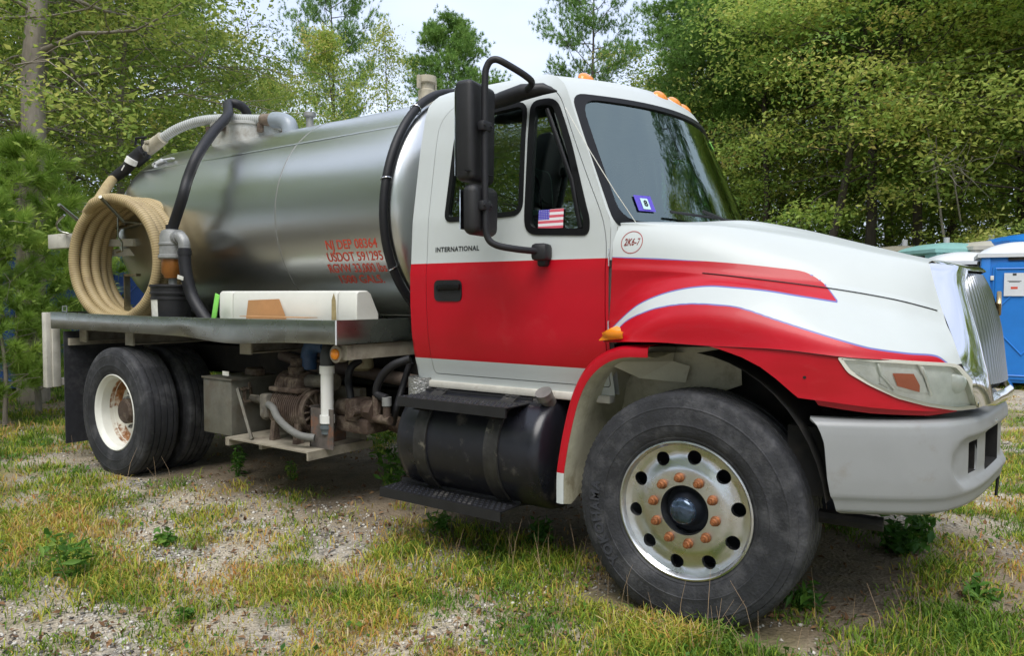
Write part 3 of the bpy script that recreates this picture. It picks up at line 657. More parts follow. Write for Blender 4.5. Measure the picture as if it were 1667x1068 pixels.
# headlights
HL = [xz(q) for q in ((0.613,-1.116,1.193), (0.623,-1.113,1.194), (0.796,-1.015,1.183), (0.955,-0.858,1.168), (0.979,-0.822,1.161), (1.015,-0.750,1.104), (1.044,-0.667,0.990), (0.983,-0.814,0.992), (0.896,-0.931,1.015), (0.804,-1.008,1.046), (0.710,-1.070,1.098), (0.646,-1.102,1.141))]
HL = rounded(HL, .012, 3)
cxx = .85; czz = 1.09
for s_ in (-1, 1):
    fl = s_ > 0
    def mk(d): return lambda x, z: (x+d*.6*max(0, (x-.7)/.3), s_*(-fy(x)+d), z)
    body = MB().add(*patch(HL, [], .04, mk(-.016), flip=fl)).build('headlight', M['reflector'], hood, fix=False)
    bz = MB().add(*patch(offset_poly(HL, -.006), [offset_poly(HL, .007)], .03, mk(.006), flip=fl)); bz.build('headlight_bezel', mat('aged_bezel', (.62, .61, .54), .4) if s_ < 0 else bpy.data.materials['aged_bezel'], body, fix=False, solid=.03)
    MB().add(*patch(offset_poly(HL, .004), [], .03, lambda x, z: (x+.012*max(0, (x-.7)/.3), s_*(-fy(x)+.012*(1-((x-.85)/.26)**2)), z), flip=fl)).build('headlight_lens', M['lens'], body, fix=False)
    rf = MB(); rf.add(*patch([xz((0.739,-1.056,1.150)), xz((0.744,-1.053,1.096)), xz((0.836,-0.984,1.061)), xz((0.893,-0.934,1.060)), xz((0.873,-0.955,1.127)), xz((0.834,-0.985,1.148))], [], .03, lambda x, z: (x, s_*(-fy(x)-.012), z), flip=fl)); rf.build('lamp_bowl', M['reflector'], body, fix=False)
    rf = MB(); rf.add(*patch([xz((0.783,-1.024,1.136)), xz((0.799,-1.012,1.087)), xz((0.868,-0.959,1.063)), xz((0.868,-0.959,1.089)), xz((0.848,-0.975,1.134))], [], .02, lambda x, z: (x, s_*(-fy(x)-.006), z), flip=fl)); rf.build('turn_signal_bulb', M['red_lens'], body, fix=False)
    ar = MB()
    for (a, b_) in ((1425, 1433), (1492, 1520)):
        pass
    ar.tube([(.735, s_*(-fy(.735)-.008), 1.175), (.748, s_*(-fy(.748)-.008), 1.13), (.79, s_*(-fy(.79)-.008), 1.075)], .007, 6)
    ar.tube([(.865, s_*(-fy(.865)-.008), 1.172), (.885, s_*(-fy(.885)-.008), 1.12), (.905, s_*(-fy(.905)-.008), 1.05)], .008, 6)
    c = (.955, s_*(-fy(.955)-.04), 1.095); ar.lathe([(.0, .0), (.03, .004), (.05, .022), (.055, .04)], (c[0], c[1], c[2]), 'y', 24)
    ar.build_each('lamp_ribs', M['reflector'], body)

# ---------------------------------------------------------------- grille
Gp = [(0.841,-0.500,1.576), (0.839,-0.540,1.548), (0.858,-0.575,1.484), (0.913,-0.640,1.361), (0.952,-0.690,1.264), (0.988,-0.735,1.167), (1.017,-0.740,1.098), (1.044,-0.700,0.989)]
Ip = [(0.977,-0.340,1.546), (0.973,-0.370,1.495), (0.980,-0.390,1.444), (1.007,-0.420,1.333), (1.028,-0.440,1.242), (1.047,-0.455,1.132), (1.058,-0.460,1.070), (1.065,-0.460,1.029)]
Cp = [(1.030, 0, 1.548), (1.046, 0, 1.50), (1.064, 0, 1.45), (1.088, 0, 1.36), (1.108, 0, 1.26), (1.125, 0, 1.12), (1.133, 0, 1.06), (1.138, 0, 1.02)]
G_, I_, C_ = [interp_rows([r], 40)[0] for r in (Gp, Ip, Cp)]
V = []; nj = 12
for k in range(40):
    for j in range(nj):
        w = j/(nj-1); b = math.sin(PI*w)*.050
        q = G_[k]*(1-w)+I_[k]*w; V.append((q[0]+b*.8, q[1]-b*.5, q[2]))
F = [(i*nj+j, (i+1)*nj+j, (i+1)*nj+j+1, i*nj+j+1) for i in range(39) for j in range(nj-1)]
F = [f[::-1] for f in F]
V = np.array(V); n0 = len(V)
mb = MB(); mb.add(V, F); mb.add(V*np.array([1, -1, 1]), [f[::-1] for f in F])
# cap across the top and lip across the bottom
top = [R_s2[-1], R_t1[-1], R_b1[-1], R_ce[-1]]
ga = [G_[0], G_[0]*.5+I_[0]*.5+np.array([.01, 0, .006]), I_[0], C_[0]]
ta = np.array(spline(top, 6)); gb = np.array(spline(ga, 6))
V = []; 
for w in np.linspace(0, 1, 6):
    for a, b in zip(ta, gb): q = a*(1-w)+b*w; V.append((q[0]+.01*math.sin(PI*w), q[1], q[2]+.008*math.sin(PI*w)))
nn = len(ta); F = [(i*nn+j, (i+1)*nn+j, (i+1)*nn+j+1, i*nn+j+1) for i in range(5) for j in range(nn-1)]
V = np.array(V); mb.add(V, F); mb.add(V*np.array([1, -1, 1]), [f[::-1] for f in F])
# bottom band
def cx_(y, x0, x1, yy): return x0+(x1-x0)*(abs(y)/yy)**2
bt_, bb_ = [], []
ys = np.linspace(-.70, .70, 41); V = []
for y in ys:
    x1 = np.interp(abs(y), [0, .25, .46, .6, .70], [1.140, 1.122, 1.098, 1.07, 1.035]); zb = np.interp(abs(y), [0, .46, .70], [.965, .975, .995]); zt = np.interp(abs(y), [0, .46, .70], [1.02, 1.03, 1.0])
    V += [(x1+.004, y, zb), (x1+.014, y, zb+.015), (x1+.012, y, zt-.012), (x1-.004, y, zt)]
F = [(i*4+j, (i+1)*4+j, (i+1)*4+j+1, i*4+j+1) for i in range(40) for j in range(3)]; mb.add(V, F)
gr = mb.build('grille', M['chrome'], truck, fix=False, smooth=50)
bm = bmesh.new(); bm.from_mesh(gr.data); bmesh.ops.remove_doubles(bm, verts=bm.verts, dist=.0005); bmesh.ops.recalc_face_normals(bm, faces=bm.faces); bm.to_mesh(gr.data); bm.free()
# dark mesh behind and vertical slats
V = []
for k in range(40):
    for w in np.linspace(-1, 1, 15):
        q = C_[k]*(1-w*w)+I_[k]*(w*w); V.append((q[0]-.042, w*abs(I_[k][1]), q[2]))
F = [(i*15+j, (i+1)*15+j, (i+1)*15+j+1, i*15+j+1) for i in range(39) for j in range(14)]
MB().add(V, F).build('grille_backing', M['frame'], gr, fix=False)
for s_i in range(27):
    w = -1+2*(s_i+.5)/27; V = []; 
    for k in range(1, 40, 3):
        q = C_[k]*(1-w*w)+I_[k]*(w*w); yc = w*abs(I_[k][1]); sl = -2*w*(C_[k][0]-I_[k][0])/abs(I_[k][1])
        hwid = .0075; rec = .010+.016*math.exp(-k/3.)
        V += [(q[0]-.040, yc-hwid, q[2]), (q[0]-rec, yc-hwid*.7, q[2]), (q[0]-rec+.004, yc, q[2]), (q[0]-rec, yc+hwid*.7, q[2]), (q[0]-.040, yc+hwid, q[2])]
    nk = len(V)//5; F = [(i*5+j, (i+1)*5+j, (i+1)*5+j+1, i*5+j+1) for i in range(nk-1) for j in range(4)]
    MB().add(V, F).build('slat', M['slat'], gr, smooth=30)
mb = MB(); mb.box((1.083, 0, 1.40), (.02, .085, .085), Matrix.Rotation(PI/4, 3, 'X'), bev=.006); mb.build('emblem', mat('emblem_bronze', (.35, .27, .15), .25, .9), gr)

# ---------------------------------------------------------------- bumper
bpx = [.50, .55, .66, .78, .88, .965, 1.01, 1.05, 1.085, 1.115, 1.132, 1.14]; bpy_ = [-1.168, -1.155, -1.105, -1.04, -.975, -.89, -.80, -.68, -.50, -.25, -.08, 0.]
bp3 = [(x, y, 0) for x, y in zip(bpx, bpy_)]; bp3 = bp3+[(x, -y, 0) for x, y, _ in bp3[:-1][::-1]]
bl = np.array(spline(bp3, 6)); bs = np.r_[0, np.cumsum(np.linalg.norm(np.diff(bl, axis=0), axis=1))]; BL = bs[-1]
def bpos(s, inset=0.):
    x = np.interp(s, bs, bl[:, 0]); y = np.interp(s, bs, bl[:, 1]); x2 = np.interp(s+.01, bs, bl[:, 0]); y2 = np.interp(s+.01, bs, bl[:, 1]); t = unit([x2-x, y2-y]) if s+.01 < BL else unit([x-np.interp(s-.01, bs, bl[:, 0]), y-np.interp(s-.01, bs, bl[:, 1])])
    return x-inset*t[1], y+inset*t[0]
def s_at(x):   # arc position of a given x on the right half
    k = np.searchsorted(bl[:, 0][:len(bl)//2], x); return float(bs[k])
zprof = [(.575, .055), (.592, .020), (.635, .010), (.655, .0), (.72, -.006), (.86, -.006), (.90, -.004), (.93, .0), (.944, .010), (.952, .035), (.952, .10)]
def bumper_map(s, v):      # v: position along the vertical profile
    zz = np.interp(v, np.arange(len(zprof)), [p[0] for p in zprof]); ins = np.interp(v, np.arange(len(zprof)), [p[1] for p in zprof])
    dip = 0.
    se = min(s, BL-s); 
    cxv = se-s_at(1.04)
    if cxv > -.18:
        zc = max(0, 1-((zz-.775-.01*0)/.10)**2); w = min(1, max(0, (cxv+.18-.10*(1-zc))/.05)); dip = .028*w*min(1, zc*3)
    x, y = bpos(s, ins+.012+dip); return (x, y, zz)
se0 = s_at(.53)
OUT = [(.02, 9), (.02, 10), (BL-.02, 10), (BL-.02, 9), (BL-.13, 1), (BL-.155, 0), (.155, 0), (.13, 1)]
def vz(z): return float(np.interp(z, [p[0] for p in zprof[:9]], range(9)))
def hole(x0, x1, z0, z1):
    a, b = s_at(x0), s_at(x1); return rounded([(a, vz(z0)), (b, vz(z0)), (b, vz(z1)), (a, vz(z1))], [.02]*4, 3)
def scale_map(f): return lambda s, v: f(s, v*10)
OUTs = [(a, b/10) for a, b in OUT]
HS = [[(a, b/10) for a, b in hole(1.046, 1.070, .715, .842)], [(a, b/10) for a, b in hole(1.094, 1.128, .69, .855)]]
HSm = [[(BL-a, b) for a, b in h][::-1] for h in HS]
V, F = patch(OUTs, HS+HSm, .028, scale_map(bumper_map), flip=False)
bp_o = MB().add(V, F).build('bumper', M['bumper'], truck, fix=False, smooth=60, solid=.008)
mb = MB()
for h in HS+HSm:
    V = [scale_map(bumper_map)(a, b) for a, b in h]; Vi = [(x-.08, y*.97, z) for x, y, z in V]; n = len(V)
    mb.add(V+Vi, [(i, (i+1) % n, (i+1) % n+n, i+n) for i in range(n)]+[tuple(range(n, 2*n))])
mb.build_each('fog_lamp_recess', M['frame'], bp_o)
mb = MB(); x, y = bpos(s_at(1.108), .0); 
for (xx, zz) in ((1.095, .905), (1.115, .60)):
    x, y = bpos(s_at(xx), .0); mb.lathe([(0, .006), (.008, .004), (.012, 0)], (x+.002, y, zz), 'x', 10)
mb.build_each('bumper_bolt', M['alloy'], bp_o)
mb = MB(); mb.b2((.42, -.70, .62), (.95, .70, .92)); mb.b2((.40, -1.02, .62), (.60, -.60, .90)); mb.b2((.4, .60, .62), (.60, 1.02, .90)); mb.tube([(.2, -.95, .52), (.75, -.92, .52)], .03, 8); mb.build('bumper_bracket', M['frame'], truck)
mb = MB(); mb.tube([(1.10, .30, .62), (1.09, .32, .50), (1.085, .32, .42)], .008, 6); mb.build('tow_strap', M['blackpl'], truck)

# ---------------------------------------------------------------- wheels
def tyre_profile(R, w, yo, sgn):
    """outer face towards -y*sgn ... returns list (r, y) from the outer bead over the tread to the inner bead"""
    h = w/2; c = yo+sgn*h
    p = [(.288, -.74), (.300, -.80), (.312, -.875), (.316, -.90), (.322, -.905), (.326, -.925), (.350, -.975), (.372, -.990), (.374, -1.004), (.378, -1.004), (.381, -.996), (.400, -1.0), (.440, -.988), (.447, -.984), (.449, -.992), (.453, -.990), (.456, -.970), (.468, -.95), (R-.034, -.925), (R-.030, -.905), (R-.018, -.885), (R-.008, -.85), (R-.002, -.80)]
    gr = []
    for g in (-.52, -.18, .18, .52):
        gr += [(R, g-.045), (R-.012, g-.035), (R-.012, g+.035), (R, g+.045)]
    prof = p+[(R, -.74)]+gr+[(R, .74)]+[(r, -y) for r, y in p[::-1]]
    return [(r, c+sgn*y*h*1.0) for r, y in prof]
def tyre(R, w, yo, sgn, cx, cz, parent, n=192):
    prof = tyre_profile(R, w, yo, sgn); m = len(prof)
    sh = {19, 20, 21, 22}|{m-1-k for k in (19, 20, 21, 22)}
    gl = set(i for i, q in enumerate(prof) if abs(q[0]-R) < 1e-6)
    def mod(j, k):
        if j in sh and k % 2 == 0: return -.0055
        if j in gl and k % 2 == 0: return -.0022
        return 0
    return MB().lathe(prof, (cx, 0, cz), 'y', n, mod=mod).build('tyre', M['rubber'], parent, smooth=28)
def lug_nut(x, y, z, s_, parent, m):
    mb = MB(); d = s_
    mb.lathe([(0, 0), (.021, 0), (.022, .006), (.017, .010), (.0165, .028), (.013, .033), (.0085, .033), (.0085, .044), (0, .045)], (0, 0, 0), 'y', 12)
    V = [(v[0]+x, y+d*v[1], v[2]+z) for v in mb.V]; mb.V = V
    return mb.build('lug_nut', m, parent, smooth=30)

def front_wheel(s_):
    cz = .50; R = .515; yo = s_*1.160; g = -s_
    prof = [(.302, -.012), (.305, -.004), (.303, .0), (.296, .002), (.288, -.006), (.283, -.020)]
    mb = MB(); mb.lathe([(r, s_*(1.140+h)) for r, h in prof], (0, 0, cz), 'y', 96)
    def dome(r): return float(np.interp(r, [0, .10, .185, .200, .225, .255, .283], [1.128, 1.128, 1.128, 1.122, 1.112, 1.108, 1.119]))
    out = [(.284*math.cos(a), .284*math.sin(a)) for a in np.linspace(0, 2*PI, 97)[:-1]]
    holes = [[(.109*math.cos(a), .109*math.sin(a)) for a in np.linspace(0, 2*PI, 49)[:-1]]]
    hc = []
    for k in range(10):
        a0 = 2*PI*k/10+math.radians(9); c = (.236*math.cos(a0), .236*math.sin(a0)); hc.append((c, a0))
        holes.append([(c[0]+.031*math.cos(a), c[1]+.031*math.sin(a)) for a in np.linspace(0, 2*PI, 25)[:-1]])
    V, F = patch(out, holes, .016, lambda u, v: (u, s_*dome(math.hypot(u, v)), v+cz))
    mb.add(V, F)
    for (c, a0) in hc:       # thickness walls of the hand holes
        ring = [(c[0]+.031*math.cos(a), c[1]+.031*math.sin(a)) for a in np.linspace(0, 2*PI, 25)[:-1]]; nn = 24
        V = [(u, s_*dome(math.hypot(u, v)), v+cz) for u, v in ring]+[(c[0]+(u-c[0])*.93, s_*(dome(math.hypot(u, v))-.022), c[1]+(v-c[1])*.93+cz) for u, v in ring]
        mb.add(V, [(i, (i+1) % nn, (i+1) % nn+nn, i+nn) for i in range(nn)])
    mb.lathe([(.112, s_*1.1285), (.109, s_*1.1285), (.1075, s_*1.120), (.1075, s_*1.05)], (0, 0, cz), 'y', 60)
    mb.lathe([(.30, s_*1.125), (.27, s_*1.10), (.262, s_*.95), (.29, s_*.89)], (0, 0, cz), 'y', 60)
    rim = mb.build('front_wheel', M['alloy'], truck, smooth=35)
    tyre(R, .315, yo, -s_, 0, cz, rim)
    for k in range(10):
        a = 2*PI*k/10+math.radians(-9); lug_nut(.1425*math.cos(a), s_*1.128, cz+.1425*math.sin(a), s_, rim, M['copper'])
    mb = MB(); mb.lathe([(r, s_*h) for r, h in [(.107, 1.06), (.10, 1.075), (.085, 1.082), (.075, 1.09), (.066, 1.125), (.060, 1.14)]], (0, 0, cz), 'y', 40)
    mb.lathe([(.0, s_*1.0), (.28, s_*1.0)], (0, 0, cz), 'y', 40)
    hb = mb.build('hub', M['hub'], rim)
    MB().lathe([(.060, s_*1.138), (.057, s_*1.150), (.048, s_*1.160), (.022, s_*1.166), (0, s_*1.167)], (0, 0, cz), 'y', 32).build('hub_cap', M['hubglass'], rim)
    return rim
fw = front_wheel(-1); front_wheel(1)
# raised sidewall lettering, wrapped round the tyre
def wrap_text(txt, size, r0, a0, cx, cz, y, parent, m, s_=-1):
    V, F = text_mesh(txt, size, ext=.0012, spacing=1.15, offset=.002)
    out = []
    for v in V:
        rad = r0+v[1]; a = a0-v[0]/r0; out.append((cx+rad*math.cos(a), y+v[2], cz+rad*math.sin(a)))
    return MB().add(out, F).build('lettering', m, parent, fix=True)
lr = mat('raised_letter', (.034, .036, .044), .75)
wrap_text('YOKOHAMA', .062, .418, math.radians(196), 0, .50, -1.1625, fw, lr)

# rear axle: duals
WBX = -4.70
for s_ in (-1, 1):
    cz = .50
    mb = MB(); Y = lambda h: s_*h
    mb.lathe([(.300, Y(1.185)), (.304, Y(1.198)), (.298, Y(1.203)), (.288, Y(1.197)), (.280, Y(1.180)), (.268, Y(1.165)), (.266, Y(1.08)), (.262, Y(1.045)), (.245, Y(1.025)), (.19, Y(1.022)), (.125, Y(1.022)), (.110, Y(1.03)), (.110, Y(1.0))], (WBX, 0, cz), 'y', 72)
    rim = mb.build('rear_wheel', M['wheelwhite'], truck, smooth=35)
    tyre(.515, .285, s_*1.218, -s_, WBX, cz, rim)
    mb = MB(); mb.lathe([(.262, Y(1.03)), (.235, Y(1.015)), (.20, Y(1.014))], (WBX, 0, cz), 'y', 40); 
    mb.lathe([(.30, Y(.86)), (.27, Y(.83)), (.27, Y(.64)), (.30, Y(.60))], (WBX, 0, cz), 'y', 40)
    # rust ring where the disc meets the barrel
    MB().lathe([(.2665, Y(1.10)), (.2645, Y(1.065)), (.2605, Y(1.048)), (.2455, Y(1.0285)), (.215, Y(1.0255))], (WBX, 0, cz), 'y', 72).build('rust_ring', mat('rust_stain', (.30, .12, .035), .8, var=.6, vs=14, col2=(.68, .66, .58), f2=(.45, .55), s2=7), rim)
    for k in range(10):
        a = 2*PI*k/10; lug_nut(WBX+.1425*math.cos(a), s_*1.022, cz+.1425*math.sin(a), s_, rim, M['greycast'])
    mb = MB(); mb.lathe([(.10, Y(.98)), (.10, Y(1.11)), (.085, Y(1.125)), (0, Y(1.13))], (WBX, 0, cz), 'y', 30); mb.build('rear_hub', M['rust'], rim)
    inner = MB(); inner.lathe([(.30, Y(.60)), (.265, Y(.62)), (.265, Y(.82)), (.30, Y(.865))], (WBX, 0, cz), 'y', 48); ri = inner.build('inner_wheel', M['wheelwhite'], truck)
    tyre(.515, .285, s_*.885, -s_, WBX, cz, ri, n=144)

# ---------------------------------------------------------------- chassis
mb = MB()
for s_ in (-1, 1):
    mb.b2((-5.9, s_*.39, .78), (.9, s_*.46, 1.03)); mb.b2((-5.9, s_*.36, .78), (.9, s_*.46, .80)); mb.b2((-5.9, s_*.36, 1.01), (.9, s_*.46, 1.03))
for x in (-5.7, -4.2, -3.2, -2.2, -1.2, -.3): mb.b2((x, -.40, .80), (x+.08, .40, 1.0))
mb.build('frame_rail', M['frame'], truck)
mb = MB(); mb.cyl((WBX, -1.0, .50), (WBX, 1.0, .50), .09, 16); mb.lathe([(0, -.2), (.15, -.17), (.2, 0), (.15, .17), (0, .2)], (WBX, 0, .5), 'x', 20)
mb.cyl((WBX, 0, .55), (-1.0, 0, .72), .055, 14)
for s_ in (-1, 1):
    for k in range(5): mb.b2((WBX-.65+.08*k, s_*.48, .60+.018*k-.05), (WBX+.65-.08*k, s_*.56, .615+.018*k-.05))
mb.build('rear_axle', M['frame'], truck)
mb = MB(); mb.cyl((0, -.95, .45), (0, .95, .45), .06, 14)
for s_ in (-1, 1):
    for k in range(4): mb.b2((-.7+.1*k, s_*.40, .60+.02*k-.05), (.7-.1*k, s_*.48, .615+.02*k-.05))
mb.build('front_axle', M['frame'], truck)
mb = MB(); mb.b2((-1.4, -.3, .55), (.6, .3, 1.1)); mb.cyl((-2.2, 0, .75), (-1.3, 0, .78), .18, 20); mb.build('engine', M['frame'], truck)

# fuel tank, straps, steps, cap
TC = (-.865, .615); TR = .298
ft = MB(); ft.lathe([(0, -1.715), (.20, -1.714), (.268, -1.70), (.289, -1.68), (TR, -1.64), (TR, -.80), (.289, -.765), (.268, -.745), (.20, -.730), (0, -.729)], (0, TC[0], TC[1]), 'x', 72)
ftank = ft.build('fuel_tank', M['tankblk'], truck)
stm = mat('tank_strap', (.035, .034, .033), .5, .3, var=.4, vs=14, col2=(.26, .24, .19), f2=(.58, .72), s2=9)
for x in (-1.50, -1.02):
    mb = MB(); mb.lathe([(TR+.002, -.045), (TR+.012, -.043), (TR+.006, -.02), (TR+.012, 0.0), (TR+.006, .02), (TR+.012, .043), (TR+.002, .045)], (x, TC[0], TC[1]), 'x', 60); mb.build('tank_strap', stm, ftank)
mb = MB(); mb.cyl((-.79, -.97, .885), (-.79, -1.015, .925), .038, 20); mb.cyl((-.79, -1.010, .915), (-.79, -1.03, .945), .044, 24); mb.build('fuel_cap', M['beigepaint'] if False else mat('fuel_cap', (.22, .215, .20), .45, .5, var=.2), ftank)
def step(x0, x1, y0, y1, z, drop, name):
    mb = MB(); mb.b2((x0, y0, z-.006), (x1, y1, z)); mb.b2((x0, y0-.012, z-.050), (x1, y0, z+.002)); mb.b2((x0, y1, z-.01), (x1, y1+.012, z+.022))
    st = mb.build(name, M['blackpl'], truck)
    tr = MB()
    nx = int((x1-x0)/.035)
    for i in range(nx):
        for j in range(3 if y1-y0 < .15 else 4):
            cx, cy = x0+.02+i*.035+(.0175 if j % 2 else 0), y0+.022+j*.032
            if cy < y1-.01 and cx < x1-.01: tr.lathe([(.012, 0), (.008, .006), (.004, .006), (.003, .001)], (cx, cy, z), 'z', 6)
    tr.build('tread_studs', M['tankblk'], st)
    return st
step(-1.61, -.885, -1.215, -.99, .878, 0, 'upper_step')
step(-1.76, -.925, -1.20, -1.03, .352, 0, 'lower_step')
mb = MB()
for x in (-1.50, -1.02): mb.prism([(-1.20, .815), (-1.09, .845), (-1.07, .80), (-1.10, .79)], 'x', x-.02, x+.02)
for x in (-1.45, -1.02): mb.b2((x-.03, -1.10, .325), (x+.03, -.80, .345)); mb.b2((x-.03, -.82, .33), (x+.03, -.80, .78))
mb.build_each('step_bracket', M['frame'], truck)
# diamond plate exhaust shield behind the cab
mb = MB(); mb.lathe([(.075, .60), (.075, .96)], ((-1.681,-0.950,0.953)[0], -.95, 0), 'z', 28); mb.build('exhaust_shield', mat('tread_plate', (.34, .34, .33), .45, .7, var=.3, vs=60, bump=1., bs=90), truck)
mb = MB(); mb.tube(spline([(-1.60, -.80, .60), (-1.62, -.76, .50), (-1.9, -.60, .52), (-2.6, -.5, .6)], 6), .055, 12); mb.build('exhaust_pipe', M['rust'], truck)

# ---------------------------------------------------------------- mirrors
def mirror(s_):
    Y = lambda y: s_*abs(y)
    root = MB(); c = (-.985, 0, 0)
    pth = [(-.90, 1.02, 2.47), (-.80, 1.14, 2.47), (-.86, 1.26, 2.528), (-.905, 1.295, 2.548), (-.935, 1.31, 2.52), (-.945, 1.315, 2.44), (-.945, 1.315, 2.1), (-.94, 1.315, 1.80), (-.932, 1.31, 1.71), (-.90, 1.285, 1.672), (-.84, 1.21, 1.655), (-.79, 1.10, 1.648)]
    root.tube(spline([(a, Y(b), z) for a, b, z in pth], 7), .0165, 14)
    arm = root.build('mirror_arm', M['hose'], truck)
    mb = MB(); mb.box((-.785, Y(1.06), 1.645), (.085, .10, .085), Matrix.Rotation(.2, 3, 'Z'), bev=.02); mb.box((-.79, Y(1.03), 1.60), (.05, .06, .05), bev=.012); mb.build('mirror_foot', M['hose'], arm)
    mb = MB(); prof = [(-.78, .93, 2.462, .004), (-.84, .965, 2.475, .030), (-.95, .985, 2.472, .042), (-1.08, .985, 2.455, .040), (-1.2, .975, 2.44, .03), (-1.28, .965, 2.43, .01)]
    mb.tube([(a, Y(b), z) for a, b, z, r in prof], [p[3] for p in prof], 12); mb.build('mirror_mount', M['hose'], arm)
    def shell(cx, cy, cz, w, d, h, bev, taper):
        bm = bmesh.new(); bmesh.ops.create_cube(bm, size=1)
        for v in bm.verts:
            k = 1-taper*(.5-v.co.z) if v.co.x < 9 else 1
            v.co = Vector((v.co.x*d*(1 if v.co.x < 0 else 1), v.co.y*w*(k if v.co.z < 0 else 1), v.co.z*h))
        bmesh.ops.bevel(bm, geom=[e for e in bm.edges], offset=bev, segments=4, profile=.5, affect='EDGES')
        V = [(v.co.x+cx, v.co.y+cy, v.co.z+cz) for v in bm.verts]; F = [[v.index for v in f.verts] for f in bm.faces]; bm.free(); return V, F
    R_ = Matrix.Rotation(-s_*.12, 3, 'Z')
    mb = MB(); mb.add(*shell(0, 0, 0, .245, .10, .475, .028, .08)); mb.V = [tuple(R_ @ Vector(v)+Vector((-1.030, Y(1.278), 2.215))) for v in mb.V]
    m1 = mb.build('mirror_housing', M['blackpl'], arm)
    mb = MB(); mb.add(*shell(0, 0, 0, .243, .085, .245, .04, .03)); mb.V = [tuple(R_ @ Vector(v)+Vector((-1.005, Y(1.268), 1.842))) for v in mb.V]
    m2 = mb.build('mirror_housing', M['blackpl'], arm)
    for z, hh, mm in ((2.215, .42, m1), (1.842, .19, m2)):
        g = MB(); g.box((0, 0, 0), (.004, .21, hh)); g.V = [tuple(R_ @ Vector(v)+Vector((-1.087 if hh > .3 else -1.055, Y(1.278), z))) for v in g.V]; g.build('mirror_glass', M['chrome'], mm)
    mb = MB()
    for z in (2.235, 1.858):
        mb.lathe([(.0, .0), (.038, .0), (.038, .014), (.0, .016)], (-.995+(.0), Y(1.30), z), 'x', 20); mb.box((-.945, Y(1.315), z), (.042, .075, .050), bev=.012)
        for yy in (-.026, .026): mb.cyl((-.93, Y(1.315)+yy, z), (-.918, Y(1.315)+yy, z), .008, 8)
    mb.box((-.985, Y(1.31), 2.02), (.015, .22, .006)); mb.build_each('mirror_clamp', M['hose'], arm)
mirror(-1); mirror(1)

# lettering on the door and the hood number
V, F = text_mesh('INTERNATIONAL', .036, spacing=1.12, offset=.0012)
MB().add([(-1.365+v[0], -hw(1.683+v[1])-.004, 1.683+v[1]) for v in V], F).build('lettering', M['darkprint'], door, fix=False)
# point on the hood side: find y on the lofted surface nearest a given (x, z)
from mathutils.bvhtree import BVHTree
hood_tree = BVHTree.FromPolygons([tuple(v) for v in g3.reshape(-1, 3)], F_hood)
def hy(x, z):
    h = hood_tree.ray_cast(Vector((x, -3, z)), Vector((0, 1, 0)))[0]; return h.y if h else -1.0
NB = (-0.329,-1.000,1.681)
V, F = text_mesh('2K6-7', .046, shear=.2, offset=.0008); MB().add([(NB[0]+v[0]*.080/(V[:, 0].max()-V[:, 0].min()), hy(NB[0]+v[0], NB[2]+v[1])-.0018, NB[2]+v[1]) for v in V], F).build('lettering', M['maroon'], hood, fix=False)
V = []; n = 64
for k in range(n):
    a = 2*PI*k/n
    for r in (.050, .0535): x, z = NB[0]+r*math.cos(a), NB[2]+r*math.sin(a); V.append((x, hy(x, z)-.0018, z))
MB().add(V, [(2*i, 2*i+1, 2*((i+1) % n)+1, 2*((i+1) % n)) for i in range(n)]).build('number_ring', M['maroon'], hood, fix=False)
# hinges and strip in the gap between door and hood
mb = MB(); mb.b2((-.428, -.975, 1.20), (-.412, -.93, 1.76)); mb.build('cowl_strip', mat('grey_strip', (.17, .165, .15), .7, var=.4, vs=20), truck)
mb = MB()
for z in (1.62, 1.28): mb.tube([(-.425, -1.028, z+.03), (-.42, -1.045, z+.03), (-.42, -1.045, z-.05), (-.425, -1.028, z-.05)], .004, 6)
mb.build_each('hinge_pin', M['alloy'], truck)
# ================================================================ BED, TANK, PLUMBING
ZT, ZB, ZF = 1.283, 1.136, 1.165
YR = -1.20
mb = MB()
mb.b2((-5.72, -1.17, ZF-.012), (-2.15, 1.17, ZF)); deck = mb.build('deck', M['bedmetal'], truck)
def channel(s_):      # side rail with a rolled lip; the right rail is bent at the bottom
    xs = np.linspace(-5.745, -2.12, 60); V = []
    for x in xs:
        dz = 0; dy = 0
        if s_ < 0:
            b = math.exp(-((x+3.15)/.42)**2); dz = -.03*b; dy = -.010*b+.010*math.exp(-((x+3.75)/.12)**2)
            sag = -.012*math.sin(PI*min(1, max(0, (x+5.75)/3.6)))
        else: sag = 0
        V += [(x, s_*1.165, ZT-.012+sag), (x, s_*1.170, ZT+sag), (x, s_*(1.196), ZT+sag), (x, s_*(1.2), ZT-.005+sag), (x, s_*(1.2)+.4*dy, (ZT+ZB)/2+sag*.5), (x, s_*(1.2)+dy, ZB+.02+dz*.5), (x, s_*1.197+dy*1.3, ZB+.003+dz), (x, s_*1.15, ZB+dz*.6), (x, s_*1.15, ZB+.01+dz*.6)]
    k = 9; n = len(xs); F = [(i*k+j, (i+1)*k+j, (i+1)*k+j+1, i*k+j+1) for i in range(n-1) for j in range(k-1)]
    if s_ < 0: F = [f[::-1] for f in F]
    return V, F
for s_ in (-1, 1): MB().add(*channel(s_)).build('side_rail', M['bedmetal'], deck, fix=False, solid=.004, smooth=50)
mb = MB(); mb.b2((-2.145, -1.199, ZB), (-2.12, 1.199, ZT), bev=.004); mb.b2((-5.75, -1.198, ZB), (-5.73, 1.198, ZT)); mb.build_each('end_rail', M['bedmetal'], deck)
mb = MB(); mb.b2((-2.129, -1.2015, ZB+.002), (-2.1185, -1.198, ZT-.002)); mb.build('weld_seam', M['roofwhite'], deck)
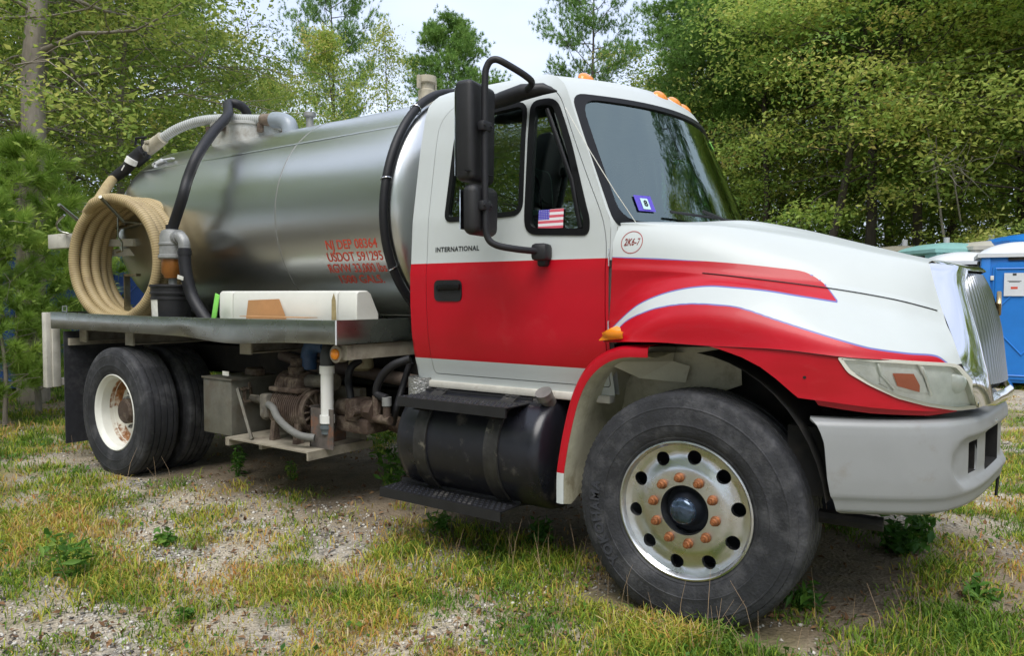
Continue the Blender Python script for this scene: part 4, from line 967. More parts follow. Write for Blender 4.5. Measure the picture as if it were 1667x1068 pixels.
for x in (-5.35, -4.60, -3.10):
    mb = MB(); mb.b2((x-.09, -1.10, 1.035), (x-.085, 1.10, 1.132)); mb.b2((x-.085, -1.10, 1.035), (x+.02, 1.10, 1.043)); mb.b2((x-.085, -1.10, 1.124), (x+.02, 1.10, 1.132)); mb.b2((x-.09, -1.105, 1.03), (x+.03, -1.09, 1.13)); mb.build('crossmember', M['whitepaint'] if False else mat('beige_beam', (.30, .27, .21), .65, var=.25, vs=8, col2=(.12, .09, .07), f2=(.5, .75), s2=7) if x == -5.35 else bpy.data.materials['beige_beam'], truck)
BB = bpy.data.materials['beige_beam']
mb = MB(); mb.b2((-2.20, -1.10, 1.04), (-2.14, 1.10, 1.130)); beam = mb.build('front_beam', BB, truck)
mb = MB(); q = (-2.214,-1.140,1.075); mb.cyl((q[0]-.0, -1.06, q[2]), (q[0], -1.125, q[2]), .052, 28); mk_ = mb.build('marker_ring', BB, beam)
mb = MB(); mb.lathe([(.034, .0), (.033, -.012), (.02, -.022), (0, -.025)], (q[0], -1.124, q[2]), 'y', 24); mb.build('amber_marker_light', M['amber'], beam)
# mud flap, rear post
mb = MB(); mb.b2((-5.52, -1.20, .16), (-5.505, -.52, 1.12)); mb.b2((-5.52, .52, .16), (-5.505, 1.2, 1.12)); mb.build_each('mud_flap', mat('mud_flap', (.022, .023, .028), .8, var=.3, vs=20, col2=(.06, .06, .06), f2=(.5, .7), s2=5), truck)
mb = MB(); mb.b2((-5.505, -1.17, 1.0), (-5.47, -.55, 1.06)); mb.build('flap_bracket', BB, truck)
mb = MB(); mb.b2((-5.89, -1.21, .615), (-5.815, -1.165, 1.275), bev=.004); mb.b2((-5.83, -1.165, .62), (-5.80, -1.10, 1.26), bev=.004); mb.b2((-5.88, -1.10, .63), (-5.81, 1.1, .69)); mb.b2((-5.89, 1.165, .615), (-5.815, 1.21, 1.275)); mb.build('rear_guard', M['whitepaint'], truck)
mb = MB(); mb.tube([(-5.70, -1.12, 1.283), (-5.70, -1.12, 1.33), (-5.62, -1.12, 1.33), (-5.62, -1.12, 1.283), (-5.70, -1.12, 1.287)], .005, 6); mb.build('tie_loop', M['alloy'], deck)

# tank
TZ, TRr = 2.0, .800
def tprof():
    p = [(0, -5.62), (.25, -5.605), (.50, -5.555), (.68, -5.48), (.765, -5.42), (.795, -5.385), (TRr, -5.35)]
    for x in np.linspace(-5.30, -3.22, 24): p.append((TRr+.0015*math.sin(x*2.3)+.001*math.sin(x*5.1), x))
    p += [(TRr, -3.20)]
    for x in np.linspace(-3.10, -2.18, 12): p.append((TRr+.0015*math.sin(x*2.3), x))
    p += [(TRr, -2.13), (TRr+.004, -2.12), (TRr+.004, -2.10), (.795, -2.075), (.765, -2.04), (.68, -1.985), (.50, -1.91), (.25, -1.86), (0, -1.85)]
    return p
tk = MB(); tk.lathe(tprof(), (0, 0, TZ), 'x', 128); tank = tk.build('tank', M['steel'], truck, smooth=30)
# lap seam along the upper flank and hairline welds
for a_ in (41.8, 138.2, -62):
    a = math.radians(180-a_); ca, sa = math.cos(a), math.sin(a)
    mb = MB(); V = []
    for x in np.linspace(-5.36, -2.13, 40):
        for da, dr in ((-.012, .0005), (-.004, .005), (.004, .005), (.012, .0005)):
            w = a+da; V.append((x, (TRr+dr+.0012)*math.cos(w), TZ+(TRr+dr+.0012)*math.sin(w)))
    mb.add(V, [(i*4+j, (i+1)*4+j, (i+1)*4+j+1, i*4+j+1) for i in range(39) for j in range(3)]); mb.build('lap_seam', M['steel'], tank, fix=False)
mb = MB(); mb.lathe([(TRr+.0005, -3.206), (TRr+.0015, -3.204), (TRr+.0015, -3.196), (TRr+.0005, -3.194)], (0, 0, TZ), 'x', 128); mb.build('girth_weld', mat('weld_line', (.34, .34, .33), .5, .6), tank)
# lettering wrapped on the tank
for txt, ang, cx, wid in (('NJ DEP 08364', -17.1, -2.465, .484), ('USDOT 591295', -23.2, -2.463, .521), ('RGVW 33,000 lbs', -29.1, -2.478, .546), ('1500 GALS.', -35.3, -2.483, .417)):
    V, F = text_mesh(txt, .090, offset=.0012); sx = wid/(V[:, 0].max()-V[:, 0].min()); xm = (V[:, 0].max()+V[:, 0].min())/2
    out = []
    for v in V:
        a = math.radians(ang)+v[1]/TRr; r = TRr+.0022+v[2]*.3; out.append((cx+(v[0]-xm)*sx, -r*math.cos(a), TZ+r*math.sin(a)))
    MB().add(out, F).build('lettering', M['redprint'], tank, fix=False)
# saddles
mb = MB()
for x in (-5.0, -3.8, -2.6): mb.prism([(-.55, ZF), (.55, ZF), (.55, 1.42), (.35, 1.29), (0, 1.20), (-.35, 1.29), (-.55, 1.42)], 'x', x-.04, x+.04)
mb.build_each('tank_saddle', M['bedmetal'], deck)
# manway on top with lid and clamps
mb = MB(); mb.lathe([(.29, .70), (.285, .88), (.30, .885), (.30, .905), (.27, .915), (0, .93)], (-4.50, -.10, TZ), 'z', 48); man = mb.build('manway', mat('manway_white', (.50, .50, .47), .4, .3, var=.15, vs=8, col2=(.28, .25, .2), f2=(.5, .7), s2=8), tank)
mb = MB()
for a in range(0, 360, 60):
    ca, sa = math.cos(math.radians(a-75)), math.sin(math.radians(a-75)); c = Vector((-4.50+.315*ca, -.10+.315*sa, TZ+.86)); mb.box(c, (.05, .05, .09), math.radians(a-75), bev=.012)
mb.build_each('lid_clamp', M['rust'], man)
mb = MB(); mb.lathe([(.06, .0), (.062, .10), (.05, .11), (.05, .15), (.068, .155), (.068, .20), (.02, .21), (0, .21)], (-2.345, -.15, TZ+.78), 'z', 24)
mb.box((-2.345, -.235, TZ+.93), (.02, .02, .09)); mb.box((-2.345, -.065, TZ+.93), (.02, .02, .09)); mb.build('cam_lock_cap', M['beigepaint'], tank)
mb = MB(); mb.lathe([(.03, .0), (.03, .12), (.05, .13), (.05, .16), (0, .17)], (-3.72, -.05, TZ+.78), 'z', 16); mb.build('relief_valve', M['greycast'], tank)
# girth hose round the front of the tank
hp = [(-2.085+.02*math.sin(a*3), -.845*math.cos(a), TZ+.845*math.sin(a)) for a in np.radians(np.linspace(97, -50, 40))]
hp += [(-2.06, -.50, 1.27), (-2.04, -.48, 1.17)]
mb = MB(); mb.tube(hp, .028, 14); gh = mb.build('girth_hose', M['hose'], truck)
for ang in (48, 10, -28):
    a = math.radians(ang); c = np.array([-2.085+.02*math.sin(a*3), -.845*math.cos(a), TZ+.845*math.sin(a)]); rad = np.array([0, -math.cos(a), math.sin(a)])
    t = np.array([0, math.sin(a), math.cos(a)]); ring = [c+.034*(math.cos(w)*rad+math.sin(w)*np.array([1, 0, 0]))+t*.01*math.sin(w) for w in np.linspace(0, 2*PI, 20)]+[c+rad*-.03+np.array([-.06, 0, 0])]
    MB().tube(ring, .0035, 6).build('hose_clip', M['chrome'], gh)

# white polyethylene box tank beside the cylinder
def poly_box(x0, x1):
    pr = [(-1.0, ZF+.005), (-1.012, 1.30), (-1.008, 1.445), (-.995, 1.458), (-.92, 1.460), (-.895, 1.445), (-.83, 1.32), (-.825, ZF+.005)]
    V = []; n = len(pr); xs = [x0+.012, x0, x0, x1, x1, x1-.012]; sc = [.985, 1, 1, 1, 1, .985]
    xs = [x0+.014, x0+.003, x0, x1, x1-.003, x1-.014] if False else [x0, x0+.006, x0+.02, x1-.02, x1-.006, x1]; sc = [.975, .992, 1, 1, .992, .975]
    for x, s_ in zip(xs, sc):
        for y, z in pr: V.append((x, -.92+(y+.92)*s_, ZF+(z-ZF)*s_))
    F = [(i*n+j, (i+1)*n+j, (i+1)*n+(j+1) % n, i*n+(j+1) % n) for i in range(5) for j in range(n)]+[tuple(range(n)), tuple(range(5*n, 6*n))[::-1]]
    return V, F
pb = MB(); pb.add(*poly_box(-3.56, -3.405)); pb.add(*poly_box(-3.40, -2.325)); pb.add(*poly_box(-2.318, -2.15))
ptank = pb.build('water_tank', M['poly'], truck, smooth=50)
stn = mat('brown_stain', (.34, .27, .13), .7, var=.4, vs=14)
MB().add(*patch([(-2.375, 1.25), (-2.372, 1.40), (-2.352, 1.445), (-2.336, 1.40), (-2.328, 1.25)], [], .03, lambda x, z: (x, -1.0135, z))).build('stain', stn, ptank, fix=False)
mb = MB(); mb.add(*patch(rounded([(-3.22, 1.255), (-2.78, 1.255), (-2.88, 1.405), (-3.21, 1.395)], .004, 2), [], .2, lambda x, z: (x, -1.035+.10*(z-1.25), z)))
cardb = mb.build('cardboard_sheet', M['card'], None, fix=False, solid=.004)
tag(cardb, 'torn brown cardboard piece leaning on the white box tank', 'cardboard')
mb = MB(); mb.box((-2.79, -1.10, 1.289), (.62, .10, .004), .06); cb = mb.build('cardboard_strip', M['card'], None); tag(cb, 'thin flat cardboard strip lying on the bed rail edge', 'cardboard')
mb = MB(); mb.box((-3.475, -1.10, 1.33), (.05, .008, .22), Matrix.Rotation(.28, 3, 'Y'), bev=.002); gs = mb.build('green_strip', M['green'], None); tag(gs, 'bright green plastic strip leaning at the end of the white box tank', 'plastic strip')

# trap valve (grey casting with amber bowl) and its hoses
VX, VY = -4.20, -.985
mb = MB(); mb.lathe([(0, 1.965), (.035, 1.965), (.037, 1.935), (.075, 1.92), (.088, 1.88), (.090, 1.83), (.096, 1.825), (.096, 1.812), (.090, 1.805), (.092, 1.74), (.100, 1.735), (.102, 1.715), (.095, 1.705), (0, 1.70)], (VX, VY, 0), 'z', 36)
trap = mb.build('moisture_trap', M['greycast'], truck)
mb = MB(); mb.lathe([(.078, 1.705), (.080, 1.60), (.062, 1.575), (.06, 1.56), (0, 1.555)], (VX, VY, 0), 'z', 30); mb.build('amber_bowl', M['brass'], trap)
mb = MB(); mb.cyl((VX, VY, 1.56), (VX, VY, 1.40), .030, 14); mb.build('drain_pipe', M['greycast'], trap)
mb = MB(); mb.tube(spline([(VX+.06, VY, 1.86), (VX+.14, VY-.02, 1.87), (VX+.19, VY-.02, 1.83), (VX+.20, VY-.02, 1.76)], 5), .042, 16); mb.cyl((VX+.05, VY, 1.86), (VX+.12, VY-.01, 1.87), .055, 18); mb.build('elbow', M['greycast'], trap)
mb = MB(); mb.tube(spline([(VX+.20, VY-.02, 1.78), (VX+.21, VY-.02, 1.62), (VX+.26, VY, 1.42), (VX+.40, VY+.02, 1.25), (VX+.48, VY+.05, 1.17)], 6), .045, 16); mb.tube([(VX+.20, VY-.02, 1.765), (VX+.2, VY-.02, 1.73)], .050, 16); mb.build('drop_hose', M['hose'], trap)
mb = MB(); mb.tube(spline([(VX, VY, 1.93), (-4.060,-0.980,2.163), (-4.064,-0.930,2.317), (-4.058,-0.850,2.504), (-4.168,-0.650,2.722), (-4.309,-0.420,2.923), (-4.50,-.28,3.075), (-4.475,-.20,3.085), (-4.455,-.14,3.04), (-4.45,-.10,2.92)], 8), .040, 16); mb.cyl((VX, VY, 1.925), (VX, VY, 1.965), .046, 18); mb.build('vent_hose', M['hose'], trap)
mb = MB(); q = (-3.966,-1.080,1.558); mb.box((q[0]+.03, q[1], q[2]+.0), (.075, .004, .028), Matrix.Rotation(.2, 3, 'Y')); mb.build('paper_tag', M['label'], trap)

def groove_attr(o, n, k): fattr(o.data, 'groove', np.repeat([0. if i % 2 else .75 for i in range(n)], k))
# white suction hose over the top, elbow, camlock and hand valve
def ribbed(path, r, rib, pitch, n=14):
    p = resample(path, pitch/2); rr_ = [r+(rib if i % 2 else 0) for i in range(len(p))]; return p, rr_
pth = spline([(-5.145,-0.520,2.812), (-4.989,-0.450,2.897), (-4.802,-0.360,2.954), (-4.517,-0.280,2.953), (-4.342,-0.220,2.936), (-4.159,-0.170,2.919)], 10)
p_, r_ = ribbed(pth, .038, .0045, .020); mb = MB(); mb.tube(p_, r_, 16); wh = mb.build('suction_hose', M['whitehose'], truck, smooth=60); groove_attr(wh, len(p_), 16)
e0 = (-4.175,-0.170,2.921); e1 = (-4.030,-0.150,2.903); mb = MB(); mb.tube([e0, (-4.132,-0.165,2.916)], .049, 20); mb.tube([(-4.132,-0.165,2.916), e1], .052, 20); mb.build('hose_clamp', mat('brown_clamp', (.22, .17, .13), .5, .3, var=.3, vs=30), wh)
mb = MB(); mb.tube(spline([(-4.054,-0.150,2.906), (-3.942,-0.150,2.886), (-3.863,-0.150,2.845), (-3.840,-0.150,2.772), (-3.842,-0.150,2.677)], 7), .066, 20); mb.build('elbow', mat('grey_elbow', (.28, .32, .36), .35, var=.1), wh)
mb = MB(); mb.tube([(-5.115,-0.520,2.819), (-5.168,-0.530,2.792)], .056, 18); a_, b_ = (-5.168,-0.530,2.792), (-5.288,-0.560,2.730); mb.tube([a_, b_], .058, 18)
m_ = (np.array(a_)+np.array(b_))/2; mb.box(tuple(m_+np.array([0, -.055, .02])), (.06, .03, .03), bev=.006); mb.box(tuple(m_+np.array([0, -.055, -.04])), (.03, .02, .06), bev=.005); mb.build('cam_lock', M['beigepaint'], wh)
mb = MB(); a_, b_ = (-5.267,-0.560,2.738), (-5.418,-0.620,2.631); mb.tube([a_, (np.array(a_)*.75+np.array(b_)*.25), (np.array(a_)*.7+np.array(b_)*.3), b_], [.045, .045, .070, .070], 20)
mb.tube([b_, (-5.500,-0.650,2.563), (-5.603,-0.720,2.475)], [.046, .05, .046], 18); c_ = (-5.296,-0.600,2.740); mb.cyl(c_, (c_[0], c_[1], c_[2]+.07), .018, 10); mb.tube([(c_[0]-.09, c_[1]-.02, c_[2]+.03), (c_[0]-.08, c_[1]-.02, c_[2]+.09), (c_[0]+.05, c_[1], c_[2]+.085)], .012, 8)
c2 = (-5.195,-0.640,2.664); mb.lathe([(.012, -.01), (.028, -.006), (.028, .006), (.012, .01)], c2, 'y', 16); mb.build('hand_valve', M['hose'], wh)
mb = MB(); mb.tube([(-5.363,-0.660,2.641), (-5.387,-0.670,2.598)], .052, 18); mb.box((-5.379,-0.740,2.550), (.012, .004, .06), Matrix.Rotation(.9, 3, 'Y')); mb.build('white_band', M['pvc'], wh)
mb = MB(); q = np.array((-5.128,-0.600,2.615)); mb.box(tuple(q+np.array([.0, .05, -.02])), (.16, .05, .03), Matrix.Rotation(-.2, 3, 'Y'), bev=.006); mb.box(tuple(q+np.array([-.03, .05, -.07])), (.03, .05, .12), bev=.006); mb.box(tuple(q+np.array([.15, .05, .0])), (.14, .03, .012)); mb.build('valve_bracket', M['roofwhite'], tank)

# hose rack
rk = MB()
A0, A1 = (-5.552,-0.930,1.984), (-5.315,-1.300,2.165); B0, B1 = (-5.019,-0.930,2.045), (-4.765,-1.240,2.195)
rk.tube([A0, A1], .014, 8); rk.tube([B0, B1], .014, 8); rk.tube([A0, (-5.269,-0.860,2.002), (-4.9, -.78, 2.05)], .016, 8); rk.tube([B0, (B0[0], -.78, B0[2])], .014, 8)
rk.tube(spline([(-5.603,-1.100,1.958), (-5.646,-1.150,1.978), (-5.642,-1.180,2.027), (-5.538,-1.200,2.067), (-5.449,-1.200,2.098)], 5), .009, 8)
rk.tube([(-5.068,-0.950,2.087), (-5.075,-0.950,1.919), (-5.007,-0.950,1.865), (-5.009,-0.950,1.799), (-5.100,-0.950,1.786)], .008, 6)
rack = rk.build('hose_rack', M['bedmetal'], truck)
mb = MB(); a_ = (-5.973,-1.080,1.900); mb.box((a_[0]+.17, a_[1], a_[2]), (.34, .06, .125), bev=.004); mb.box((a_[0]+.55, -.90, a_[2]-.02), (.7, .05, .06), .3); mb.box((a_[0]+.62, -.80, a_[2]-.1), (.6, .05, .06), .3); mb.build('rack_beam', M['roofwhite'] if False else M['whitepaint'], rack)
mb = MB(); a_ = (-5.054,-0.900,1.576); mb.b2((a_[0], -.92, 1.17), (a_[0]+.012, -.87, a_[2]+.02)); mb.b2((a_[0], -.92, a_[2]+.01), (a_[0]+.20, -.88, a_[2]+.03)); mb.build('rack_stay', M['bedmetal'], rack)

# coil of beige suction hose (a thing of its own, hung on the rack)
cc = np.array((-4.843,-1.140,1.719)); ang = math.radians(14); e1_ = np.array([math.cos(ang), math.sin(ang), 0]); nn_ = np.array([math.sin(ang)*-1, math.cos(ang), 0])
path = []; Rc = .455; turns = 5
for k in range(turns*36+8):
    t = k/36; a = PI*.72-2*PI*t; sh = t*.078
    rz = Rc*(1.05+.02*math.sin(t*2.1)); rx = Rc*(1.0+.03*math.sin(t*1.3+1))
    sag = .03*math.sin(t*3.7)
    path.append(cc+e1_*(rx*math.cos(a)+.012*math.sin(5*t))+nn_*sh+np.array([0, 0, rz*math.sin(a)+(.02 if math.sin(a) < 0 else 0)*math.sin(a)*sag*10]))
start = [np.array((-5.592,-0.720,2.475)), np.array((-5.442,-0.850,2.375)), np.array((-5.257,-1.000,2.249)), np.array((-5.219,-1.120,2.111))]
path = start[:3]+spline([start[2], start[3], path[2]], 4)[1:]+path[3:]
hc = thing('hose_coil', 'coil of ribbed beige suction hose hanging from the rack beside the tank', 'hose', tuple(cc-np.array([0, 0, Rc+.05])))
p_, r_ = ribbed(spline(path, 3), .0375, .0045, .020); mb = MB(); mb.tube(p_, r_, 14); ho = mb.build('coiled_hose', M['beigehose'], hc, smooth=60); groove_attr(ho, len(p_), 14)

# bucket
bk = thing('bucket', 'black plastic bucket with a torn paper label on the truck bed', 'bucket', (VX-.02, -.985, ZF))
mb = MB(); mb.lathe([(0, 0), (.128, 0), (.130, .01), (.143, .23), (.150, .232), (.150, .245), (.144, .25), (.145, .27), (.155, .272), (.155, .285), (.147, .29), (.148, .325), (.158, .328), (.158, .34), (.150, .345), (.146, .33), (.13, .02), (0, .02)], (VX-.02, -.985, ZF), 'z', 48); mb.build('bucket_body', M['blackpl'], bk)
mb = MB(); V = []
for j in range(6):
    for z in (.10, .235): a = math.radians(-118+j*9); r = .1445 if z > .2 else .139; V.append((VX-.02+r*math.cos(a), -.985+r*math.sin(a), ZF+z))
mb.add(V, [(2*i, 2*i+2, 2*i+3, 2*i+1) for i in range(5)]); mb.build('paper_label', M['label'], bk, fix=False)

# ---------------------------------------------------------------- pump bay under the bed
mb = MB(); mb.b2((-3.665, -1.08, .445), (-3.33, -.70, .838), bev=.006); mb.box((-3.49, -.89, .842), (.36, .40, .012)); tb = mb.build('battery_box', M['boxmetal'], truck)
mb = MB(); mb.box((-3.322, -.98, .72), (.014, .02, .13)); mb.box((-3.318, -.97, .77), (.02, .08, .015)); mb.box((-3.318, -.97, .68), (.02, .08, .015)); mb.box((-3.318, -.93, .74), (.012, .02, .15), Matrix.Rotation(.2, 3, 'X')); mb.build('latch', M['rust'], tb)
mb = MB(); mb.b2((-3.40, -1.10, .87), (-3.33, -1.095, .90)); mb.build('white_sticker', M['label'], tb)
mb = MB(); mb.cyl((-3.45, -.8, .85), (-3.45, -.8, .90), .06, 16); mb.box((-3.38, -.85, .875), (.14, .08, .05), bev=.01); mb.build('box_fitting', M['rust'], tb)
mb = MB(); mb.b2((-3.30, -1.15, .445), (-2.44, -.66, .455)); mb.b2((-3.30, -1.15, .40), (-3.26, -.66, .444)); mb.b2((-3.0, -1.10, .40), (-2.97, -.66, .444)); mb.b2((-2.455, -1.15, .40), (-2.44, -.60, .444)); mb.b2((-3.1, -.66, .44), (-2.5, -.60, .80)); sh = mb.build('pump_shelf', BB, truck)
mb = MB(); mb.tube([(-3.30, -1.05, .78), (-3.06, -1.11, .46)], .013, 4); mb.build('shelf_brace', M['boxmetal'], sh)
pc = np.array([-2.83, -.90, .665])
mb = MB(); pr = []
for i in range(15): pr += [(.125, -.15+i*.02), (.145, -.147+i*.02), (.145, -.138+i*.02), (.125, -.135+i*.02)]
mb.lathe([(0, -.17), (.11, -.17)]+pr+[(.13, .155), (.14, .16), (.14, .175), (0, .175)], tuple(pc), 'x', 36); pump = mb.build('vacuum_pump', M['rust'], truck, smooth=30)
mb = MB()
for k in range(14):
    a = 2*PI*k/14; mb.box((pc[0]+.185, pc[1]+.075*math.cos(a), pc[2]+.075*math.sin(a)), (.03, .095, .009), Matrix.Rotation(a, 3, 'X'))
mb.lathe([(.03, .17), (.03, .205), (0, .205)], tuple(pc), 'x', 16); mb.lathe([(.125, .17), (.14, .17), (.14, .20), (.125, .20), (.125, .17)], tuple(pc), 'x', 32); mb.build('pump_end_cover', M['rust'], pump)
mb = MB(); mb.box((pc[0]-.02, pc[1], pc[2]+.135), (.30, .24, .03), bev=.006)
for i in range(9): mb.lathe([(0, .0), (.10, 0), (.105, .004), (.10, .008), (0, .008)], (pc[0]-.13+i*.027, pc[1], pc[2]+.15), 'x', 20)
mb.b2((pc[0]-.12, pc[1]-.09, pc[2]+.14), (pc[0]+.10, pc[1]+.09, pc[2]+.225), bev=.03); mb.lathe([(.05, .0), (.06, .02), (.06, .06), (.045, .07), (.045, .12)], (pc[0]-.02, pc[1], pc[2]+.22), 'z', 18); mb.build('pump_valve_body', M['rust'], pump)
mb = MB()
for dx, dy in ((-.12, -.11), (.12, -.11), (-.12, .11), (.12, .11)): mb.prism([(pc[1]+dy-.03, .455), (pc[1]+dy+.03, .455), (pc[1]+dy+.01, .60), (pc[1]+dy-.01, .60)], 'x', pc[0]+dx-.02, pc[0]+dx+.02)
mb.build_each('pump_foot', M['rust'], pump)
mb = MB(); mb.tube(spline([(-3.32, -.92, .70), (-3.2, -.94, .695), (-3.06, -.95, .69)], 4), .026, 12); mb.cyl((-3.08, -.95, .69), (-3.02, -.95, .69), .036, 14); mb.tube([(-3.2, -.93, .72), (-3.22, -1.0, .735), (-3.1, -1.02, .74)], .006, 6); mb.build('oil_pipe', M['dirtmetal'], pump)
mb = MB(); mb.tube(spline([(-3.021,-1.020,0.696), (-2.876,-1.080,0.687), (-2.800,-1.100,0.631), (-2.681,-1.120,0.582), (-2.580,-1.100,0.538), (-2.499,-1.050,0.524)], 6), .024, 12); mb.build('grey_hose', mat('grey_rubber', (.15, .15, .14), .7, var=.2, vs=20), pump)
mb = MB(); mb.lathe([(.045, 0), (.05, .005), (.05, .03), (.04, .035), (0, .04)], (pc[0]-.20, pc[1]-.12, pc[2]-.03), 'x', 14); mb.box((pc[0]-.18, pc[1]-.12, pc[2]+.02), (.08, .08, .16), bev=.015); mb.build('pump_filter', M['dirtmetal'], pump)
# outlet, pvc pipe
mb = MB(); mb.tube(spline([(pc[0]+.08, pc[1], pc[2]+.19), (-2.66, -.88, .86), (-2.54, -.86, .86)], 5), .045, 14); mb.cyl((-2.58, -.86, .86), (-2.52, -.86, .86), .056, 16); mb.build('pump_outlet', M['dirtmetal'], pump)
px_ = -2.435
mb = MB(); mb.cyl((px_, -1.0, .64), (px_, -1.0, .975), .040, 24); mb.cyl((px_, -1.0, .935), (px_, -1.0, .985), .047, 24); mb.cyl((px_, -1.0, .62), (px_, -1.0, .67), .047, 24); pv = mb.build('pvc_pipe', M['pvc'], truck)
mb = MB(); mb.cyl((px_, -1.0, .62), (px_, -1.0, .575), .040, 20); mb.cyl((px_, -1.0, .60), (px_, -1.0, .585), .046, 20); mb.cyl((px_, -1.0, .575), (px_, -1.0, .55), .036, 20); mb.build('pipe_plug', mat('grey_pvc', (.10, .12, .13), .5), pv)
mb = MB(); mb.tube(spline([(px_, -1.0, .98), (px_, -1.0, 1.05), (px_-.02, -.97, 1.085), (px_-.10, -.9, 1.10)], 5), .042, 18); mb.build('pipe_elbow', mat('dark_pvc', (.05, .055, .06), .5), pv)
mb = MB(); mb.tube(spline([(px_-.08, -.92, 1.10), (px_-.28, -.86, 1.10), (px_-.36, -.84, 1.04), (px_-.37, -.84, .93)], 6), .055, 16); mb.build('blue_pipe', mat('blue_pipe', (.03, .07, .16), .5, var=.3, vs=8), pv)
# bracket, motor and hoses
mb = MB(); mb.b2((-2.58, -1.02, .455), (-2.57, -.72, .72)); mb.b2((-2.58, -1.02, .455), (-2.36, -1.012, .71)); mb.build('motor_bracket', mat('rusty_plate', (.10, .085, .075), .8, var=.4, vs=10, col2=(.20, .09, .05), f2=(.5, .65), s2=9), truck)
mb = MB(); mb.cyl((-2.48, -.84, .70), (-2.16, -.84, .70), .062, 18); mb.box((-2.32, -.84, .70), (.12, .15, .15), bev=.02); mb.cyl((-2.20, -.84, .70), (-2.15, -.84, .70), .08, 6); mb.cyl((-2.25, -.92, .70), (-2.25, -.97, .70), .03, 10); mb.tube([(-2.2, -.86, .66), (-2.02, -.86, .655)], .028, 10); mb.cyl((-2.05, -.86, .65), (-2.05, -.86, .79), .024, 12); mb.cyl((-2.14, -.86, .67), (-2.14, -.86, .80), .028, 6); mb.box((-2.33, -.80, .60), (.30, .20, .10), bev=.02); motor = mb.build('hydraulic_motor', M['rust'], truck)
mb = MB(); mb.cyl((-2.05, -.86, .745), (-2.05, -.86, .80), .030, 14); mb.build('hose_end', M['greycast'], motor)
mb = MB()
mb.tube(spline([(-2.339,-0.880,0.718), (-2.355,-0.880,0.804), (-2.393,-0.860,0.886), (-2.386,-0.840,0.965), (-2.369,-0.780,1.009)], 6), .024, 12)
mb.tube(spline([(-2.05, -.86, .79), (-2.138,-0.860,0.818), (-2.100,-0.860,0.917), (-2.004,-0.850,0.999), (-1.907,-0.800,1.042)], 6), .026, 12)
mb.tube(spline([(-2.000,-0.700,1.007), (-2.039,-0.720,0.870), (-2.046,-0.780,0.720), (-2.103,-0.750,0.613)], 6), .022, 12)
mb.build_each('hydraulic_hose', M['hose'], motor)
mb = MB(); mb.tube([(-2.75, -.62, .93), (-1.4, -.50, .80)], .045, 14); mb.tube([(-3.4, -.6, .98), (-2.8, -.55, .86)], .04, 12); mb.tube([(-3.6, -.55, 1.05), (-2.9, -.50, .98)], .02, 8); mb.tube([(-2.9, -.8, .98), (-2.55, -.8, .985)], .012, 6); mb.build_each('long_pipe', mat('brown_pipe', (.10, .075, .06), .7, var=.3, vs=8), truck)
mb = MB(); mb.lathe([(0, .0), (.05, .0), (.085, .02), (.075, .12), (.07, .16), (0, .17)], ((-2.443,-0.700,0.943)[0], -.70, .93), 'z', 24); mb.build('air_canister', mat('yellowed_can', (.40, .36, .22), .5, var=.2, vs=8, col2=(.25, .12, .04), f2=(.5, .7), s2=9), truck)
mb = MB(); mb.b2((-5.3, -.36, .80), (-1.8, .36, 1.0)); mb.b2((-3.4, -.40, .55), (-2.4, .4, .9), bev=.02); mb.cyl((-4.1, .1, .62), (-3.2, .1, .62), .14, 18); mb.build('underbody', M['frame'], truck)
# ================================================================ GROUND
def vnoise(x, y, s, seed=0):
    x = np.asarray(x, float)/s; y = np.asarray(y, float)/s; xi = np.floor(x).astype(np.int64); yi = np.floor(y).astype(np.int64); fx_, fy_ = x-xi, y-yi
    def h(a, b):
        n = (a*374761393+b*668265263+seed*1442695041) & 0xffffffff; n = (n ^ (n >> 13))*1274126177 & 0xffffffff; return ((n ^ (n >> 16)) & 0xffff)/65535.
    u = fx_*fx_*(3-2*fx_); v = fy_*fy_*(3-2*fy_)
    return (h(xi, yi)*(1-u)+h(xi+1, yi)*u)*(1-v)+(h(xi, yi+1)*(1-u)+h(xi+1, yi+1)*u)*v
def fbm(x, y, s, seed=0, o=4):
    r = 0; a = 1; t = 0
    for k in range(o): r = r+a*vnoise(x, y, s/2**k, seed+k*17); t += a; a *= .55
    return r/t
def gz(x, y):
    x = np.asarray(x, float); y = np.asarray(y, float)
    z = (fbm(x, y, 1.6, 3)-.5)*.10+(fbm(x, y, .25, 9, 3)-.5)*.028
    under = np.exp(-((y+.1)/1.0)**4)*np.exp(-((x+2.2)/2.0)**4)
    z = z+under*.05*fbm(x, y, .8, 21)*1.5
    for cx, cy in ((0, -1.02), (0, 1.02), (-4.7, -1.06), (-4.7, 1.06), (-4.7, -.75), (-4.7, .75)):
        w = np.exp(-(((x-cx)/.45)**2+((y-cy)/.35)**2)); z = z*(1-w)+w*(.012)
    far = np.clip((np.hypot(x, y)-9)/10, 0, 1); return z*(1-.3*far)+far*(fbm(x, y, 9, 40, 2)-.45)*.25
def axis_pts():
    a = np.concatenate([np.linspace(-120, -14, 30)[:-1], np.linspace(-14, -7.5, 50)[:-1], np.linspace(-7.5, 3.5, 300), np.linspace(3.5, 14, 60)[1:], np.linspace(14, 120, 30)[1:]])
    b = np.concatenate([np.linspace(-120, -10, 30)[:-1], np.linspace(-10, -4.2, 30)[:-1], np.linspace(-4.2, 2.5, 190), np.linspace(2.5, 14, 90)[1:], np.linspace(14, 120, 30)[1:]])
    return a, b
ax_, bx_ = axis_pts(); X, Y = np.meshgrid(ax_, bx_, indexing='ij'); Z = gz(X, Y); nx, ny = X.shape
idx = np.arange(nx*ny).reshape(nx, ny); F = np.stack([idx[:-1, :-1], idx[1:, :-1], idx[1:, 1:], idx[:-1, 1:]], -1).reshape(-1, 4)
